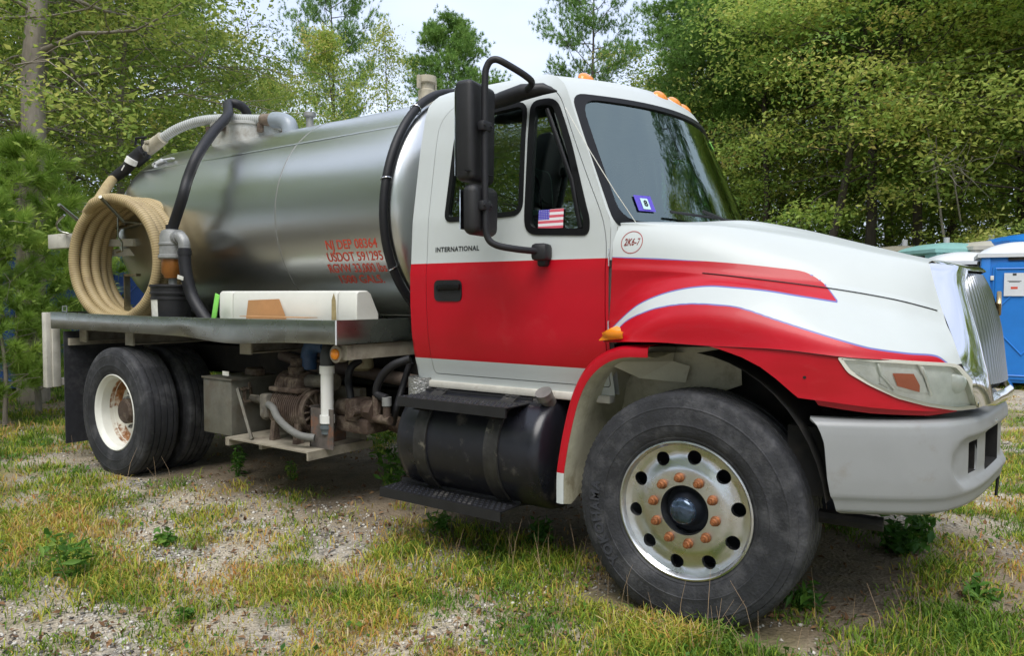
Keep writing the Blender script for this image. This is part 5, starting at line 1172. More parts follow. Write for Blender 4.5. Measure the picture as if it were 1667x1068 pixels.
def dens(x, y):
    """how much grass grows at a spot (0..1)"""
    x = np.asarray(x, float); y = np.asarray(y, float)
    n = fbm(x, y, 1.1, 5); n2 = fbm(x, y, .28, 77, 3)
    def g(cx, cy, sx, sy): return np.exp(-(((x-cx)/sx)**2+((y-cy)/sy)**2))
    b = .26-.30*g(-1.25, -2.0, .55, .28)+.45*g(-3.0, -2.5, .7, .35)+.38*g(-3.9, -2.1, 1.1, .6)+.50*np.clip((-2.7-x)/1.2, 0, 1)*np.clip((y+3.0)/.6, 0, 1)+.60*g(-1.4, -.68, .9, .16)+.65*g(.1, -1.25, .75, .28)+.45*g(.9, .1, .5, .9)+.55*g(-1.8, -1.9, .35, .22)+.75*np.clip((y-1.2)/1.5, 0, 1)-.20*g(-2.1, -1.2, .55, .35)-.15*g(-.8, -1.6, .35, .2)-.25*g(-1.9, -2.8, .8, .3)
    b = b-1.1*np.clip(1-np.abs(y+.05)/.75, 0, 1)**.4*(x > -5.6)*(x < .75)
    b = b-.9*g(1, 8.5, 4, 2.6)
    return np.clip(b+(n-.5)*1.4+(n2-.5)*2.1, 0, 1)
D = dens(X, Y).ravel()
gm = bpy.data.materials.new('sandy_ground'); gm.use_nodes = True; N = gm.node_tree.nodes; L = gm.node_tree.links; b = N['Principled BSDF']; b.inputs['Roughness'].default_value = .95; b.inputs['Specular IOR Level'].default_value = .2
def noise(s, d=6, r=.6, k='ShaderNodeTexNoise'):
    z = N.new(k); z.inputs['Scale'].default_value = s
    if k == 'ShaderNodeTexNoise': z.inputs['Detail'].default_value = d; z.inputs['Roughness'].default_value = r
    L.new(tcg.outputs['Object'], z.inputs['Vector']); return z
def ramp(src, p0, p1, c0=(0, 0, 0), c1=(1, 1, 1)):
    r = N.new('ShaderNodeValToRGB'); r.color_ramp.elements[0].position = p0; r.color_ramp.elements[1].position = p1; r.color_ramp.elements[0].color = (*c0, 1); r.color_ramp.elements[1].color = (*c1, 1); L.new(src, r.inputs[0]); return r.outputs[0]
def mix(f, a, c, mode='MIX'):
    m = N.new('ShaderNodeMixRGB'); m.blend_type = mode
    for i, v in ((0, f), (1, a), (2, c)):
        if hasattr(v, 'is_output'): L.new(v, m.inputs[i])
        elif i == 0: m.inputs[0].default_value = v
        else: m.inputs[i].default_value = (*v, 1)
    return m.outputs[0]
tcg = N.new('ShaderNodeTexCoord')
sand = ramp(noise(1.3, 8, .65).outputs['Fac'], .32, .70, (.37, .315, .235), (.60, .53, .41))
grain = ramp(noise(85, 3, .7).outputs['Fac'], .35, .68, (.5, .5, .5), (1.3, 1.3, 1.3)); c = mix(1., sand, grain, 'MULTIPLY')
vor = noise(48, k='ShaderNodeTexVoronoi'); peb = ramp(vor.outputs['Color'], .25, .8, (.12, .11, .10), (.52, .49, .44))
pm = ramp(noise(1.9, 6, .7).outputs['Fac'], .50, .60); c = mix(pm, c, peb)
soil_and_shade = ramp(noise(6, 6, .7).outputs['Fac'], .3, .7, (.12, .09, .06), (.27, .21, .145))
a1 = N.new('ShaderNodeAttribute'); a1.attribute_name = 'grass'; a2 = N.new('ShaderNodeAttribute'); a2.attribute_name = 'bare'  # 'bare': bare dirt plus the truck's painted shadow
c = mix(ramp(a1.outputs['Fac'], .15, .8, (0, 0, 0), (.85, .85, .85)), c, ramp(noise(3.5, 6, .7).outputs['Fac'], .35, .65, (.11, .11, .04), (.27, .23, .10)))
c = mix(a2.outputs['Fac'], c, soil_and_shade); L.new(c, b.inputs['Base Color'])
hb = mix(.5, noise(30, 8, .75).outputs['Fac'], vor.outputs['Distance']); bu = N.new('ShaderNodeBump'); bu.inputs['Strength'].default_value = .9; bu.inputs['Distance'].default_value = .02; L.new(hb, bu.inputs['Height']); L.new(bu.outputs[0], b.inputs['Normal'])
bare = np.clip(1.15-np.abs(Y)/1.15, 0, 1)*np.clip((X+6.2)/.8, 0, 1)*np.clip((1.5-X)/.6, 0, 1); bare = np.clip(bare*2.0*(.5+fbm(X, Y, .5, 61)), 0, .8)  # under the truck: damp bare dirt with the truck's shadow painted into the colour
wood = np.clip((-7.5-X)/2.0, 0, 1)+np.clip((Y-17)/3, 0, 1); bare = np.clip(bare+wood*.85, 0, .9)
gme = npmesh('ground', np.stack([X, Y, Z], -1).reshape(-1, 3), F, gm, {'grass': D, 'bare': bare.ravel()}); gme.polygons.foreach_set('use_smooth', [True]*len(gme.polygons))  # 'bare' holds bare dirt and the truck's painted shadow
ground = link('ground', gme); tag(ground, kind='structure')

def foliage_mat(name, stops, rough=.55, trans=.35, spec=.3):
    m = bpy.data.materials.new(name); m.use_nodes = True; N = m.node_tree.nodes; L = m.node_tree.links; b = N['Principled BSDF']; b.inputs['Roughness'].default_value = rough; b.inputs['Specular IOR Level'].default_value = spec
    a = N.new('ShaderNodeAttribute'); a.attribute_name = 'tone'; r = N.new('ShaderNodeValToRGB'); e = r.color_ramp.elements
    while len(e) < len(stops): e.new(.5)
    for k, (p, c) in enumerate(stops): e[k].position = p; e[k].color = (*c, 1)
    oi = N.new('ShaderNodeObjectInfo'); mr = N.new('ShaderNodeMapRange'); mr.inputs['To Min'].default_value = -.09; mr.inputs['To Max'].default_value = .09; L.new(oi.outputs['Random'], mr.inputs[0])
    ad = N.new('ShaderNodeMath'); ad.operation = 'ADD'; L.new(a.outputs['Fac'], ad.inputs[0]); L.new(mr.outputs[0], ad.inputs[1])
    L.new(ad.outputs[0], r.inputs[0]); L.new(r.outputs[0], b.inputs['Base Color'])
    t = N.new('ShaderNodeBsdfTranslucent'); L.new(r.outputs[0], t.inputs[0]); x = N.new('ShaderNodeMixShader'); x.inputs[0].default_value = trans
    L.new(b.outputs[0], x.inputs[1]); L.new(t.outputs[0], x.inputs[2]); L.new(x.outputs[0], N['Material Output'].inputs[0]); return m
M['oak'] = foliage_mat('oak_leaves', [(0, (.12, .20, .04)), (.4, (.25, .36, .07)), (.7, (.40, .48, .10)), (1, (.60, .58, .16))], trans=.48)
M['yell'] = foliage_mat('turning_leaves', [(0, (.15, .26, .05)), (.4, (.33, .46, .09)), (.75, (.54, .57, .13)), (1, (.66, .52, .17))], trans=.48)
M['pine'] = foliage_mat('pine_needles', [(0, (.07, .15, .03)), (.5, (.16, .30, .06)), (1, (.28, .42, .09))], trans=.2)
M['sapling'] = foliage_mat('sapling_needles', [(0, (.10, .18, .03)), (.5, (.24, .38, .06)), (1, (.46, .58, .12))], trans=.35)
M['grass'] = foliage_mat('grass_blades', [(0, (.08, .17, .02)), (.30, (.19, .31, .03)), (.52, (.42, .45, .05)), (.72, (.56, .44, .11)), (.88, (.56, .24, .06)), (1, (.66, .54, .30))], rough=.6, trans=.3)
M['weed'] = foliage_mat('weed_leaves', [(0, (.04, .12, .02)), (.5, (.09, .22, .03)), (1, (.26, .36, .06))])

# ================================================================ TREES
def leaves_mesh(name, C, size, m, tone, flat=.35, rs=None, asp=.5):
    """C (n,3) leaf centres; one folded rhombus each"""
    n = len(C); rs = rs or RNG
    a = rs.normal(size=(n, 3)); a[:, 2] = a[:, 2]*.5-.25; a /= np.linalg.norm(a, axis=1)[:, None]
    up = rs.normal(size=(n, 3))*flat*2; up[:, 2] += 1; b_ = np.cross(up, a); b_ /= np.linalg.norm(b_, axis=1)[:, None]+1e-9; nn = np.cross(a, b_)
    s = size*(.6+.8*rs.random(n))[:, None]
    V = np.stack([C-a*s*.5, C+b_*s*asp*.5+nn*s*.08, C+a*s*.5-nn*s*.06, C-b_*s*asp*.5+nn*s*.08], 1).reshape(-1, 3)
    i = np.arange(n)[:, None]*4; F = np.concatenate([i+[0, 1, 2], i+[0, 2, 3]], 0)
    return npmesh(name, V, F, m, {'tone': np.repeat(tone, 4)})
def tubes_mesh(name, segs, m, sides=6):
    """segs: list of (points, radii)"""
    mb = MB()
    for p, r in segs: mb.tube(p, r, sides, caps=False)
    me = bpy.data.meshes.new(name); me.from_pydata(mb.V, [], mb.F); me.materials.append(m); me.polygons.foreach_set('use_smooth', [True]*len(me.polygons)); me.update(); return me
def wander(p0, d, L_, n, bend, rs, grav=0.):
    p = [np.array(p0, float)]; d = unit(d)
    for k in range(n):
        d = unit(d+rs.normal(size=3)*bend+np.array([0, 0, grav])); p.append(p[-1]+d*L_/n)
    return p
def broadleaf(seed, H, R, z0, nl, leaves, size, m, tmid, trad=.17, droop=-.05, clump=(.30, .16), mb='bark', lean=(0, 0), shape=.8, kf=.25):
    rs = np.random.default_rng(seed); segs = []
    tr = wander((0, 0, -.1), (lean[0], lean[1], 1), H*.95, 12, .05, rs, .03); segs.append((tr, [trad*(1-.88*(k/12)**.9) for k in range(13)]))
    T = np.array(tr); cents = []; tw = []
    for i in range(nl):
        f = z0+(1-z0)*((i+.5)/nl)**.9; k = f*12; k0 = min(11, int(k)); p = T[k0]*(1-(k-k0))+T[k0+1]*(k-k0)
        az = i*2.39996+rs.normal()*.3; prof = math.sin(PI*min(1, (f-z0)/(1-z0)*.80+.22))**shape
        Ls = R*prof*(.75+.5*rs.random()); el = .05+.75*f*rs.random()+.1
        d = np.array([math.cos(az), math.sin(az), el]); lm = wander(p, d, Ls, 6, .16, rs, droop*.6)
        r0 = trad*.22*(1-.6*f); segs.append((lm, [r0*(1-.85*j/6) for j in range(7)]))
        for j in range(2, 7):
            for q in range(2 if j > 2 else 1):
                sd = unit(lm[j]-lm[j-1])*.6+rs.normal(size=3)*.6; sd[2] = sd[2]*.5+.05
                sb = wander(lm[j], sd, Ls*.38*(.6+.7*rs.random()), 4, .2, rs, droop); segs.append((sb, [r0*.28*(1-.8*w/4) for w in range(5)])) if rs.random() < .6 else None
                cents += [sb[1], sb[2], sb[3], sb[4]] if rs.random() < .85 else []
        cents += [lm[-1]]
    cents = np.array(cents); cents = cents[rs.random(len(cents)) < kf]; nc = len(cents); per = max(1, leaves//nc)
    off = rs.normal(size=(nc, per, 3))*np.array([clump[0], clump[0], clump[1]]); off[:, :, 2] -= np.hypot(off[:, :, 0], off[:, :, 1])*.25
    C = (cents[:, None]+off*(.6+.8*rs.random(nc))[:, None, None]).reshape(-1, 3); ct = rs.normal(size=nc)*.22+tmid+(cents[:, 2]/H-.5)*.18
    tone = np.clip(np.repeat(ct, per)+rs.normal(size=nc*per)*.12, 0, 1)
    return tubes_mesh('trunk', segs, M[mb]), leaves_mesh('crown', C, size, m, tone, rs=rs)
def needles(name, C, Dr, n, ln, wd, m, tone, rs, spread=.9):
    k = len(C); d = rs.normal(size=(k, n, 3))*spread+Dr[:, None]*1.0; d /= np.linalg.norm(d, axis=2)[:, :, None]
    s = np.cross(d, rs.normal(size=(k, n, 3))); s /= np.linalg.norm(s, axis=2)[:, :, None]; l = ln*(.7+.5*rs.random((k, n, 1)))
    o = C[:, None]+Dr[:, None]*rs.random((k, n, 1))*ln*.5
    V = np.stack([o-s*wd, o+s*wd, o+d*l-np.array([0, 0, 1])*l*.08], 2).reshape(-1, 3); F = np.arange(k*n*3).reshape(-1, 3)
    return npmesh(name, V, F, m, {'tone': np.repeat(np.clip(np.repeat(tone, n)+rs.normal(size=k*n)*.1, 0, 1), 3)})
def pine(seed, H, R, z0, nl, n, ln, wd, m, trad=.15, tuft=.20, per=7, tmid=.5, topround=1.0, mb='barkd', nq=4, sp=.9):
    rs = np.random.default_rng(seed); segs = []; tr = wander((0, 0, -.1), (0, 0, 1), H*.98, 12, .03, rs, .03); segs.append((tr, [trad*(1-.9*(k/12)) for k in range(13)])); T = np.array(tr)
    C, Dd, to = [], [], []
    for i in range(nl):
        f = z0+(1-z0)*(i+.5)/nl; k = f*12; k0 = min(11, int(k)); p = T[k0]*(1-(k-k0))+T[k0+1]*(k-k0); az = i*2.39996+rs.normal()*.35
        prof = (1-((f-z0)/(1-z0))**2*.75*topround)*(.45+.55*min(1, (f-z0)*6)); Ls = R*prof*(.55+.6*rs.random())
        lm = wander(p, (math.cos(az), math.sin(az), .15+.3*rs.random()), Ls, 6, .13, rs, .05); r0 = trad*.28*(1-.6*f); segs.append((lm, [r0*(1-.8*j/6) for j in range(7)]))
        for j in range(2, 7):
            for q in range(per if j > 3 else per//2):
                sd = unit(lm[j]-lm[j-1])*.8+rs.normal(size=3)*.6; sd[2] = abs(sd[2])*.5; e = lm[j]+unit(sd)*Ls*(.10+.25*rs.random())
                if rs.random() < .35: segs.append(([lm[j], e], [r0*.25, r0*.12]))
                t_ = rs.normal()*.15+tmid
                for w in range(nq): C.append(e+rs.normal(size=3)*tuft*np.array([1, 1, .5])); Dd.append(unit(sd+np.array([0, 0, .6]))); to.append(t_)
    return tubes_mesh('trunk', segs, M[mb]), needles('crown', np.array(C), np.array(Dd), n, ln, wd, m, np.array(to), rs, sp)

PR = {}
PR['near'] = broadleaf(3, 13.5, 4.6, .16, 56, 50000, .080, M['oak'], .45, trad=.22, clump=(.34, .12))
PR['near2'] = broadleaf(8, 12.5, 4.2, .06, 54, 48000, .080, M['oak'], .52, trad=.17, clump=(.34, .12))
PR['green'] = broadleaf(12, 13.0, 3.7, .30, 54, 36000, .125, M['oak'], .50, trad=.16, mb='barkd', clump=(.50, .15))
PR['yellow'] = broadleaf(17, 13.5, 4.2, .34, 54, 38000, .125, M['yell'], .45, trad=.17, mb='barkd', clump=(.50, .15))
PR['yellow2'] = broadleaf(23, 11.2, 2.9, .18, 44, 22000, .115, M['yell'], .40, trad=.13, mb='barkd', clump=(.30, .17))
PR['sparse'] = broadleaf(31, 11.5, 2.3, .15, 40, 9000, .11, M['oak'], .55, trad=.09, mb='barkd', clump=(.34, .25))
PR['under'] = broadleaf(44, 4.2, 2.1, .08, 24, 16000, .10, M['oak'], .68, trad=.05, mb='barkd', clump=(.24, .08), shape=.5)
PR['pine'] = pine(5, 14.5, 3.2, .50, 40, 20, .17, .010, M['pine'], trad=.16)
PR['pineround'] = pine(9, 14.0, 2.9, .52, 56, 20, .17, .011, M['pine'], trad=.15, tmid=.6, per=9)
PR['sapling'] = pine(14, 4.6, 1.25, .10, 48, 44, .25, .006, M['sapling'], nq=2, sp=.55, trad=.05, tuft=.02, per=2, tmid=.5, topround=1.1, mb='bark')
PR['trunky'] = broadleaf(51, 14.0, 3.4, .34, 40, 22000, .085, M['oak'], .5, trad=.20, clump=(.34, .12), lean=(.02, .02))
first = {}
def tree(kind, xy, label, group=None, s=1., rz=0., cat='tree', name=None, sz=None):
    nm = name or {'pine': 'pine_tree', 'pineround': 'pine_tree', 'sapling': 'pine_sapling', 'under': 'understory_tree'}.get(kind, 'oak_tree')
    r = thing(nm, label, cat, (xy[0], xy[1], float(gz(xy[0], xy[1]))), group, rz); r.scale = (s, s, sz or s)
    for part, me in zip(('trunk', 'crown'), PR[kind]):
        o = bpy.data.objects.new(part, me); COL.objects.link(o); o.parent = r
    return r
# left side, close behind the truck
tree('trunky', (-9.54,0.19), 'large oak with pale grey trunk at the left edge, behind the pine sapling', s=1.0, rz=.4)
tree('near2', (-13.08,3.03), 'leafy green oak directly behind the hose coil and tank rear', s=.70, rz=2.2)
tree('near2', (-10.81,-0.76), 'leafy oak reaching in from beyond the left edge of the picture', s=.85, rz=4.0)
tree('near', (-13.38,1.07), 'green oak behind the pale trunked oak at far left', s=.85, rz=1.9)
tree('near', (-14.84,6.00), 'green oak behind the tank manway, right of the hose coil trees', s=.52, rz=2.6, sz=.56)
tree('green', (-16.59,3.78), 'dense green oak filling the gap behind the two front left oaks', s=.95, rz=1.0)
tree('green', (-19.86,7.33), 'tall green oak far behind the hose coil', s=.72, rz=3.5, sz=1.05)
tree('sapling', (-8.41,-0.22), 'bright green long needled pine sapling at left behind the truck bed corner', s=.80, rz=.7, sz=.72)
tree('sapling', (-7.78,-0.81), 'smaller bright pine sapling cut by the left picture edge', s=.55, rz=2.9)
tree('under', (-11.88,4.13), 'low bushy tree behind the rear of the tank', s=.8, rz=.5)
tree('under', (-14.09,3.24), 'low leafy tree under the big left oak', s=.75, rz=2.5)
# middle, against the sky
tree('yellow2', (-16.50,12.03), 'yellowing oak in front of a tall pine, left of the sky gap', s=.66, rz=1.3, sz=.93)
tree('pine', (-22.70,17.10), 'tall pine rising behind the yellowing oak above the tank', s=.72, rz=2.0, sz=1.10)
tree('green', (-20.56,11.81), 'shorter green oak above the grey pipe elbow', s=.5, rz=.3, sz=.74)
tree('sparse', (-18.17,11.63), 'thin sparse tree left of the yellowing oak', s=.55, rz=1.0, sz=.80)
tree('sparse', (-16.33,14.35), 'thin sparse tree between yellowing oak and round pine', s=.70, rz=2.6, sz=.95)
tree('pineround', (-18.46,19.79), 'round crowned pine behind the cab mirror', s=.80, rz=1.0, sz=.93)
tree('yellow2', (-17.29,16.85), 'low yellow green oak below the round crowned pine', s=.55, rz=4.0, sz=.78)
tree('yellow2', (-17.90,14.90), 'low yellow green oak right behind the top of the tank', s=.55, rz=5.0, sz=.70)
tree('green', (-19.31,22.95), 'low green oak seen past the mirror arm', s=.45, rz=2.2, sz=.60)
tree('pine', (-12.85,21.20), 'open layered pine just above the cab roof light', s=.72, rz=5.2, sz=1.06)
tree('sparse', (-10.36,20.23), 'thin leafy tree right of the layered pine', s=.8, rz=3.8, sz=.92)
# right side wood
tree('pineround', (-7.23,19.37), 'dark green pine above the windscreen', s=.92, rz=.6)
tree('yellow', (-3.27,16.35), 'broad yellow green oak right of the windscreen', s=.92, rz=2.2)
tree('yellow', (-1.42,18.69), 'tall yellow green oak above the hood', s=1.04, rz=.2)
tree('pineround', (-5.42,18.90), 'second dark pine between the first and the yellow green oak', s=.85, rz=2.0, sz=1.0)
tree('green', (0.84,16.33), 'bright green oak at the right picture edge', s=.92, rz=5.0)
tree('yellow', (2.00,20.83), 'yellow oak beyond the right picture edge', s=1.05, rz=4.0)
tree('pine', (-2.45,17.53), 'pine in the middle of the right hand wood', s=1.05, rz=3.0)
tree('under', (-1.69,15.42), 'bright low understory tree above the grille', s=.62, rz=1.0)
tree('under', (0.42,15.02), 'bright low understory tree above the blue toilet', s=.72, rz=3.2)
tree('under', (-4.22,17.67), 'bright low understory tree above the middle of the hood', s=.62, rz=5.0)
FAR = 'oaks and pines deep in the wood'
k = 0
for px_, d_ in (): pass
back_px = [(-21.55,3.44), (-22.84,5.71), (-23.02,7.75), (-11.87,27.22), (-9.94,25.83), (-9.16,28.22), (-6.81,25.78), (-5.84,28.08), (-5.38,31.23), (-3.33,26.50), (-2.46,29.64), (-1.00,25.76), (0.05,28.82), (1.18,26.84), (2.24,23.82), (-5.06,21.07), (-1.15,22.23), (0.92,19.84), (-10.33,23.53)]
sky_gap = {3: .8}
for i, xy in enumerate(back_px):
    kd = ('green', 'yellow', 'pine', 'green', 'near')[i % 5]
    if i in sky_gap: kd = ('green', 'yellow2')[i % 2]
    tree(kd, xy, 'tree standing far back in the wood behind the front row', FAR, s=sky_gap.get(i, .95+.25*((i*7) % 5)/5), rz=i*1.7, name='forest_tree')
# the wood behind the photographer, mirrored in the steel and glass
for i, (x, y, kd, s_) in enumerate([(-17, -13, 'near', 1.), (-13, -15, 'green', 1.), (-9, -14, 'near2', 1.), (-6, -16, 'green', 1.05), (-3.5, -14, 'near', .95), (-8.5, -9.3, 'near2', 1.0), (-13, -8.5, 'near', 1.0), (0, -16, 'green', 1.), (3.5, -15, 'near2', .95), (7, -16, 'near', .95), (11, -14, 'yellow', .95), (15, -11, 'green', 1.), (17, -6, 'near2', 1.0), (17, -1, 'green', 1.), (17.5, 4, 'near', .9), (17, 8.5, 'green', 1.0), (18, 13, 'near2', 1.), (-19, -8, 'green', 1.0), (-21, -3, 'near', 1.0), (17, 18, 'green', 1.), (6.5, 12.5, 'pine', 1.15), (9.5, 10.5, 'near2', 1.0), (7.5, 18, 'near', 1.0), (23, 0, 'near', 1.1), (23, 8, 'green', 1.15)]):
    tree(kd, (x, y), 'tree across the clearing behind the photographer', 'trees behind the camera, seen in reflections', s=s_, rz=i*2.1, name='clearing_tree')
# low scrub wall inside the wood
def scrub(name, pts, m, tm, seed):
    rs = np.random.default_rng(seed); C = []
    for (x, y, h, n) in pts:
        q = rs.normal(size=(n, 3))*np.array([1.1, 1.1, .5]); q[:, 2] = np.abs(rs.random(n))**1.2*h; C.append(q+np.array([x, y, 0]))
    C = np.concatenate(C); return link(name, leaves_mesh(name, C, .13, m, np.clip(rs.normal(size=len(C))*.2+tm, 0, 1), rs=rs))
rs = np.random.default_rng(5); pts = []
for px_x, px_y in [G(t_,26)] if False else []: pass
ug2 = [G(t_[0], t_[1]) for t_ in ()]
ug = [(-13.15,0.14), (-14.91,1.22), (-13.32,1.23), (-14.55,2.20), (-12.98,2.07), (-14.09,3.24), (-12.91,3.36), (-13.89,4.68), (-14.77,6.11), (-15.94,7.95), (-17.76,10.54), (-17.70,12.19), (-17.49,13.90), (-16.96,15.81), (-16.23,17.74), (-15.89,20.48), (-14.23,21.56), (-11.60,20.74), (-9.96,20.42), (-8.41,19.99), (-6.96,19.47), (-5.77,18.80), (-5.17,20.01), (-4.08,19.25), (-3.07,18.43), (-2.78,20.52), (-1.86,18.63), (-1.38,19.70), (-0.66,18.26), (-0.20,19.80), (0.40,18.82), (0.94,17.84), (1.44,18.84), (-6.81,23.71), (-4.78,24.21), (-2.71,23.56), (-1.02,24.75), (0.71,23.83), (-18.35,3.48), (-17.86,4.63), (-18.07,6.43), (-19.72,9.50)]
deep = [(-12.93,25.65), (-11.10,25.37), (-10.64,27.71), (-8.78,26.24), (-7.91,27.55), (-6.51,26.89), (-5.61,28.12), (-4.32,27.36), (-3.41,28.51), (-2.24,27.65), (-1.33,28.74), (-0.29,27.80), (0.62,28.83), (1.53,27.84), (2.47,25.81), (-22.50,3.76), (-23.16,4.88), (-21.91,5.33), (-22.47,6.57), (-21.15,7.01), (-22.45,8.84), (-22.75,10.31)]
sc = scrub('undergrowth', [(x, y, 2.6, 700) for x, y in ug]+[(x, y, 5.0, 2000) for x, y in deep], M['oak'], .25, 6); tag(sc, 'dark tangle of bushes and saplings along the foot of the wood', 'undergrowth', kind='stuff')

# dead branches, right side
mb = MB(); rs = np.random.default_rng(77); b0 = np.array([*(-0.35,15.28), 4.3])
for k in range(20):
    p0 = b0+rs.normal(size=3)*np.array([.25, .25, .2]); d = rs.normal(size=3)*.6+np.array([.15, -.15, -.25]); p = wander(p0, d, .55+.6*rs.random(), 5, .25, rs, -.03); mb.tube(p, [.012*(1-.8*j/5) for j in range(6)], 5)
x0 = np.array([*(-0.20,15.79), 0.]); mb.tube(wander(x0, (.0, 0, 1), 5.5, 10, .05, rs), [.045*(1-.6*j/10) for j in range(11)], 6); mb.tube([x0+np.array([0, 0, 3.2]), b0], [.02, .015], 5)
db = mb.build('dead_tree', mat('dead_wood', (.30, .27, .23), .9, var=.3, vs=10), None); tag(db, 'bare grey dead tree with tangled twigs in front of the right hand wood', 'dead tree')

# ================================================================ PORTABLE TOILETS
def toilet(xy, rz, label, body, roof, group='portable toilets', s=1., sign=False, dome=.20, vent=True):
    t = thing('portable_toilet', label, 'portable toilet', (xy[0], xy[1], float(gz(*xy))), group)
    W_, D_, H_ = .56, .56, 2.12
    mb = MB(); mb.b2((-W_, -D_, .10), (W_, D_, H_), bev=.03)
    o = [mb.build('wall', M[body], t)]
    for sx in (-1, 1):
        for k in range(4): m2 = MB(); m2.b2((sx*W_-.006, -.42+.25*k, .3), (sx*(W_+.012), -.36+.25*k, 1.95), bev=.004); o.append(m2.build('wall_rib', M[body], o[0]))
        m2 = MB(); m2.b2((sx*(W_-.13), -D_-.022, .12), (sx*(W_-.0), -D_+.01, H_-.02), bev=.012); o.append(m2.build('corner_post', M[body], o[0]))
    mb = MB(); mb.prism([(x, z) for x, z in [(-.40, .16), (.40, .16), (.40, 1.93), (.33, 2.0), (-.33, 2.0), (-.40, 1.93)]], 'y', -D_-.026, -D_-.004); dr = mb.build('door', M[body], t)
    mb = MB(); Yf = -D_-.03
    for a, b_ in (((-.34, 1.25), (0, 1.65)), ((0, 1.65), (.34, 1.25)), ((-.34, .95), (0, .55)), ((0, .55), (.34, .95)), ((-.34, .22), (.34, .22)), ((-.36, 1.9), (.36, 1.9)), ((-.36, .22), (-.36, 1.9)), ((.36, .22), (.36, 1.9))):
        mb.tube([(a[0], Yf, a[1]), (b_[0], Yf, b_[1])], .014, 6)
    mb.build('door_ridges', M[body], dr)
    for z in (.45, 1.1, 1.72): m2 = MB(); m2.b2((-.43, -D_-.036, z), (-.385, -D_-.02, z+.07), bev=.004); m2.build('hinge', M['label'], dr)
    m2 = MB(); m2.b2((.30, -D_-.045, 1.05), (.36, -D_-.02, 1.15), bev=.01); m2.build('latch', M['greyplastic'], dr)
    if sign:
        m2 = MB(); m2.b2((-.25, -D_-.050, 1.47), (.02, -D_-.045, 1.83)); sg = m2.build('notice', M['roofwhite'], dr)
        for zz, ww, mt in ((1.79, .05, 'darkprint'), (1.70, .18, 'darkprint'), (1.685, .14, 'darkprint'), (1.58, .09, 'redprint')):
            m2 = MB(); m2.b2((-.115-ww/2, -D_-.052, zz), (-.115+ww/2, -D_-.0495, zz+(.035 if ww < .1 else .008))); m2.build('print', M[mt], sg)
    # roof
    V = []; n1 = 15
    for i, u in enumerate(np.linspace(-1, 1, n1)):
        for j, v in enumerate(np.linspace(-1, 1, n1)):
            e = (1-abs(u)**2.2)*(1-abs(v)**4); V.append((u*(W_+.05), v*(D_+.05), H_+.02+dome*e**.8))
    F = [(i*n1+j, (i+1)*n1+j, (i+1)*n1+j+1, i*n1+j+1) for i in range(n1-1) for j in range(n1-1)]
    rm = MB(); rm.add(V, F); rim_ = [(-W_-.05, -D_-.05), (W_+.05, -D_-.05), (W_+.05, D_+.05), (-W_-.05, D_+.05)]; rm.prism(rim_, 'z', H_-.04, H_+.019); rf = rm.build('roof', M[roof], t, fix=False)
    m2 = MB(); m2.cyl((.38, .38, H_), (.38, .38, H_+.30), .05, 14); m2.build('vent_pipe', M['greyplastic'], rf)
    if vent:
        for sx, nm in ((-1, 0), (1, 0)):
            m2 = MB(); m2.b2((sx*W_-.004, -.30, 1.88), (sx*(W_+.014), .30, 2.04)); m2.build('vent_screen', M['frame'], o[0])
        m2 = MB(); m2.b2((-.20, -D_-.034, 2.03), (.20, -D_-.0, 2.09)); m2.build('vent_screen', M['frame'], o[0])
    m2 = MB(); m2.b2((-.58, -.5, 0), (-.46, .5, .10)); m2.build('skid', M['frame'], t); m2 = MB(); m2.b2((.46, -.5, 0), (.58, .5, .10)); m2.build('skid', M['frame'], t)
    t.rotation_euler = (0, 0, rz); t.scale = (s, s, s)
    return t
# builders use local coordinates: place with a zero-offset empty first
_thing = thing
def toilet_at(xy, rz, *a, **k):
    t = toilet((0, 0), rz, *a, **k); t.location = (xy[0], xy[1], float(gz(*xy))); return t
M['teal'] = mat('teal_plastic', (.22, .42, .40), .5, var=.08); M['creampl'] = mat('cream_toilet', (.46, .44, .38), .5, var=.08); M['tanpl'] = mat('tan_toilet', (.24, .22, .17), .5, var=.1)
tl = toilet_at((1.02,10.44), .10, 'bright blue portable toilet with white roof and white notice at the right edge', 'blue', 'roofwhite', sign=True)
toilet_at((0.06,12.10), .35, 'dark blue portable toilet with grey white domed roof just behind the grille', 'bluedark', 'roofwhite', s=.99, dome=.19)
toilet_at((-0.31,13.07), .75, 'teal portable toilet with rounded roof above the front of the hood', 'teal', 'teal', s=1.12, dome=.14)
toilet_at((0.39,13.42), .65, 'cream portable toilet between the teal one and the bright blue one', 'creampl', 'creampl', s=1.14, dome=.12)
toilet_at((-1.25,13.67), .6, 'tan portable toilet, leftmost of the row behind the hood', 'tanpl', 'tanpl', s=1.13, dome=.12)
toilet_at((1.12,13.24), .5, 'blue portable toilet behind the bright blue one, only its roof showing', 'blue', 'blue', s=1.18, dome=.14)
for q, (xy, lb) in enumerate([((-11.50,0.65), 'old dark blue portable toilet at the left edge behind the pine sapling'), ((-11.56,1.56), 'old dark blue portable toilet behind the white rear post of the truck'), ((-11.74,2.57), 'old dark blue portable toilet seen through the hose coil')]):
    toilet_at(xy, 1.0+.2*q, lb, 'bluedark', 'bluedark', s=.98)

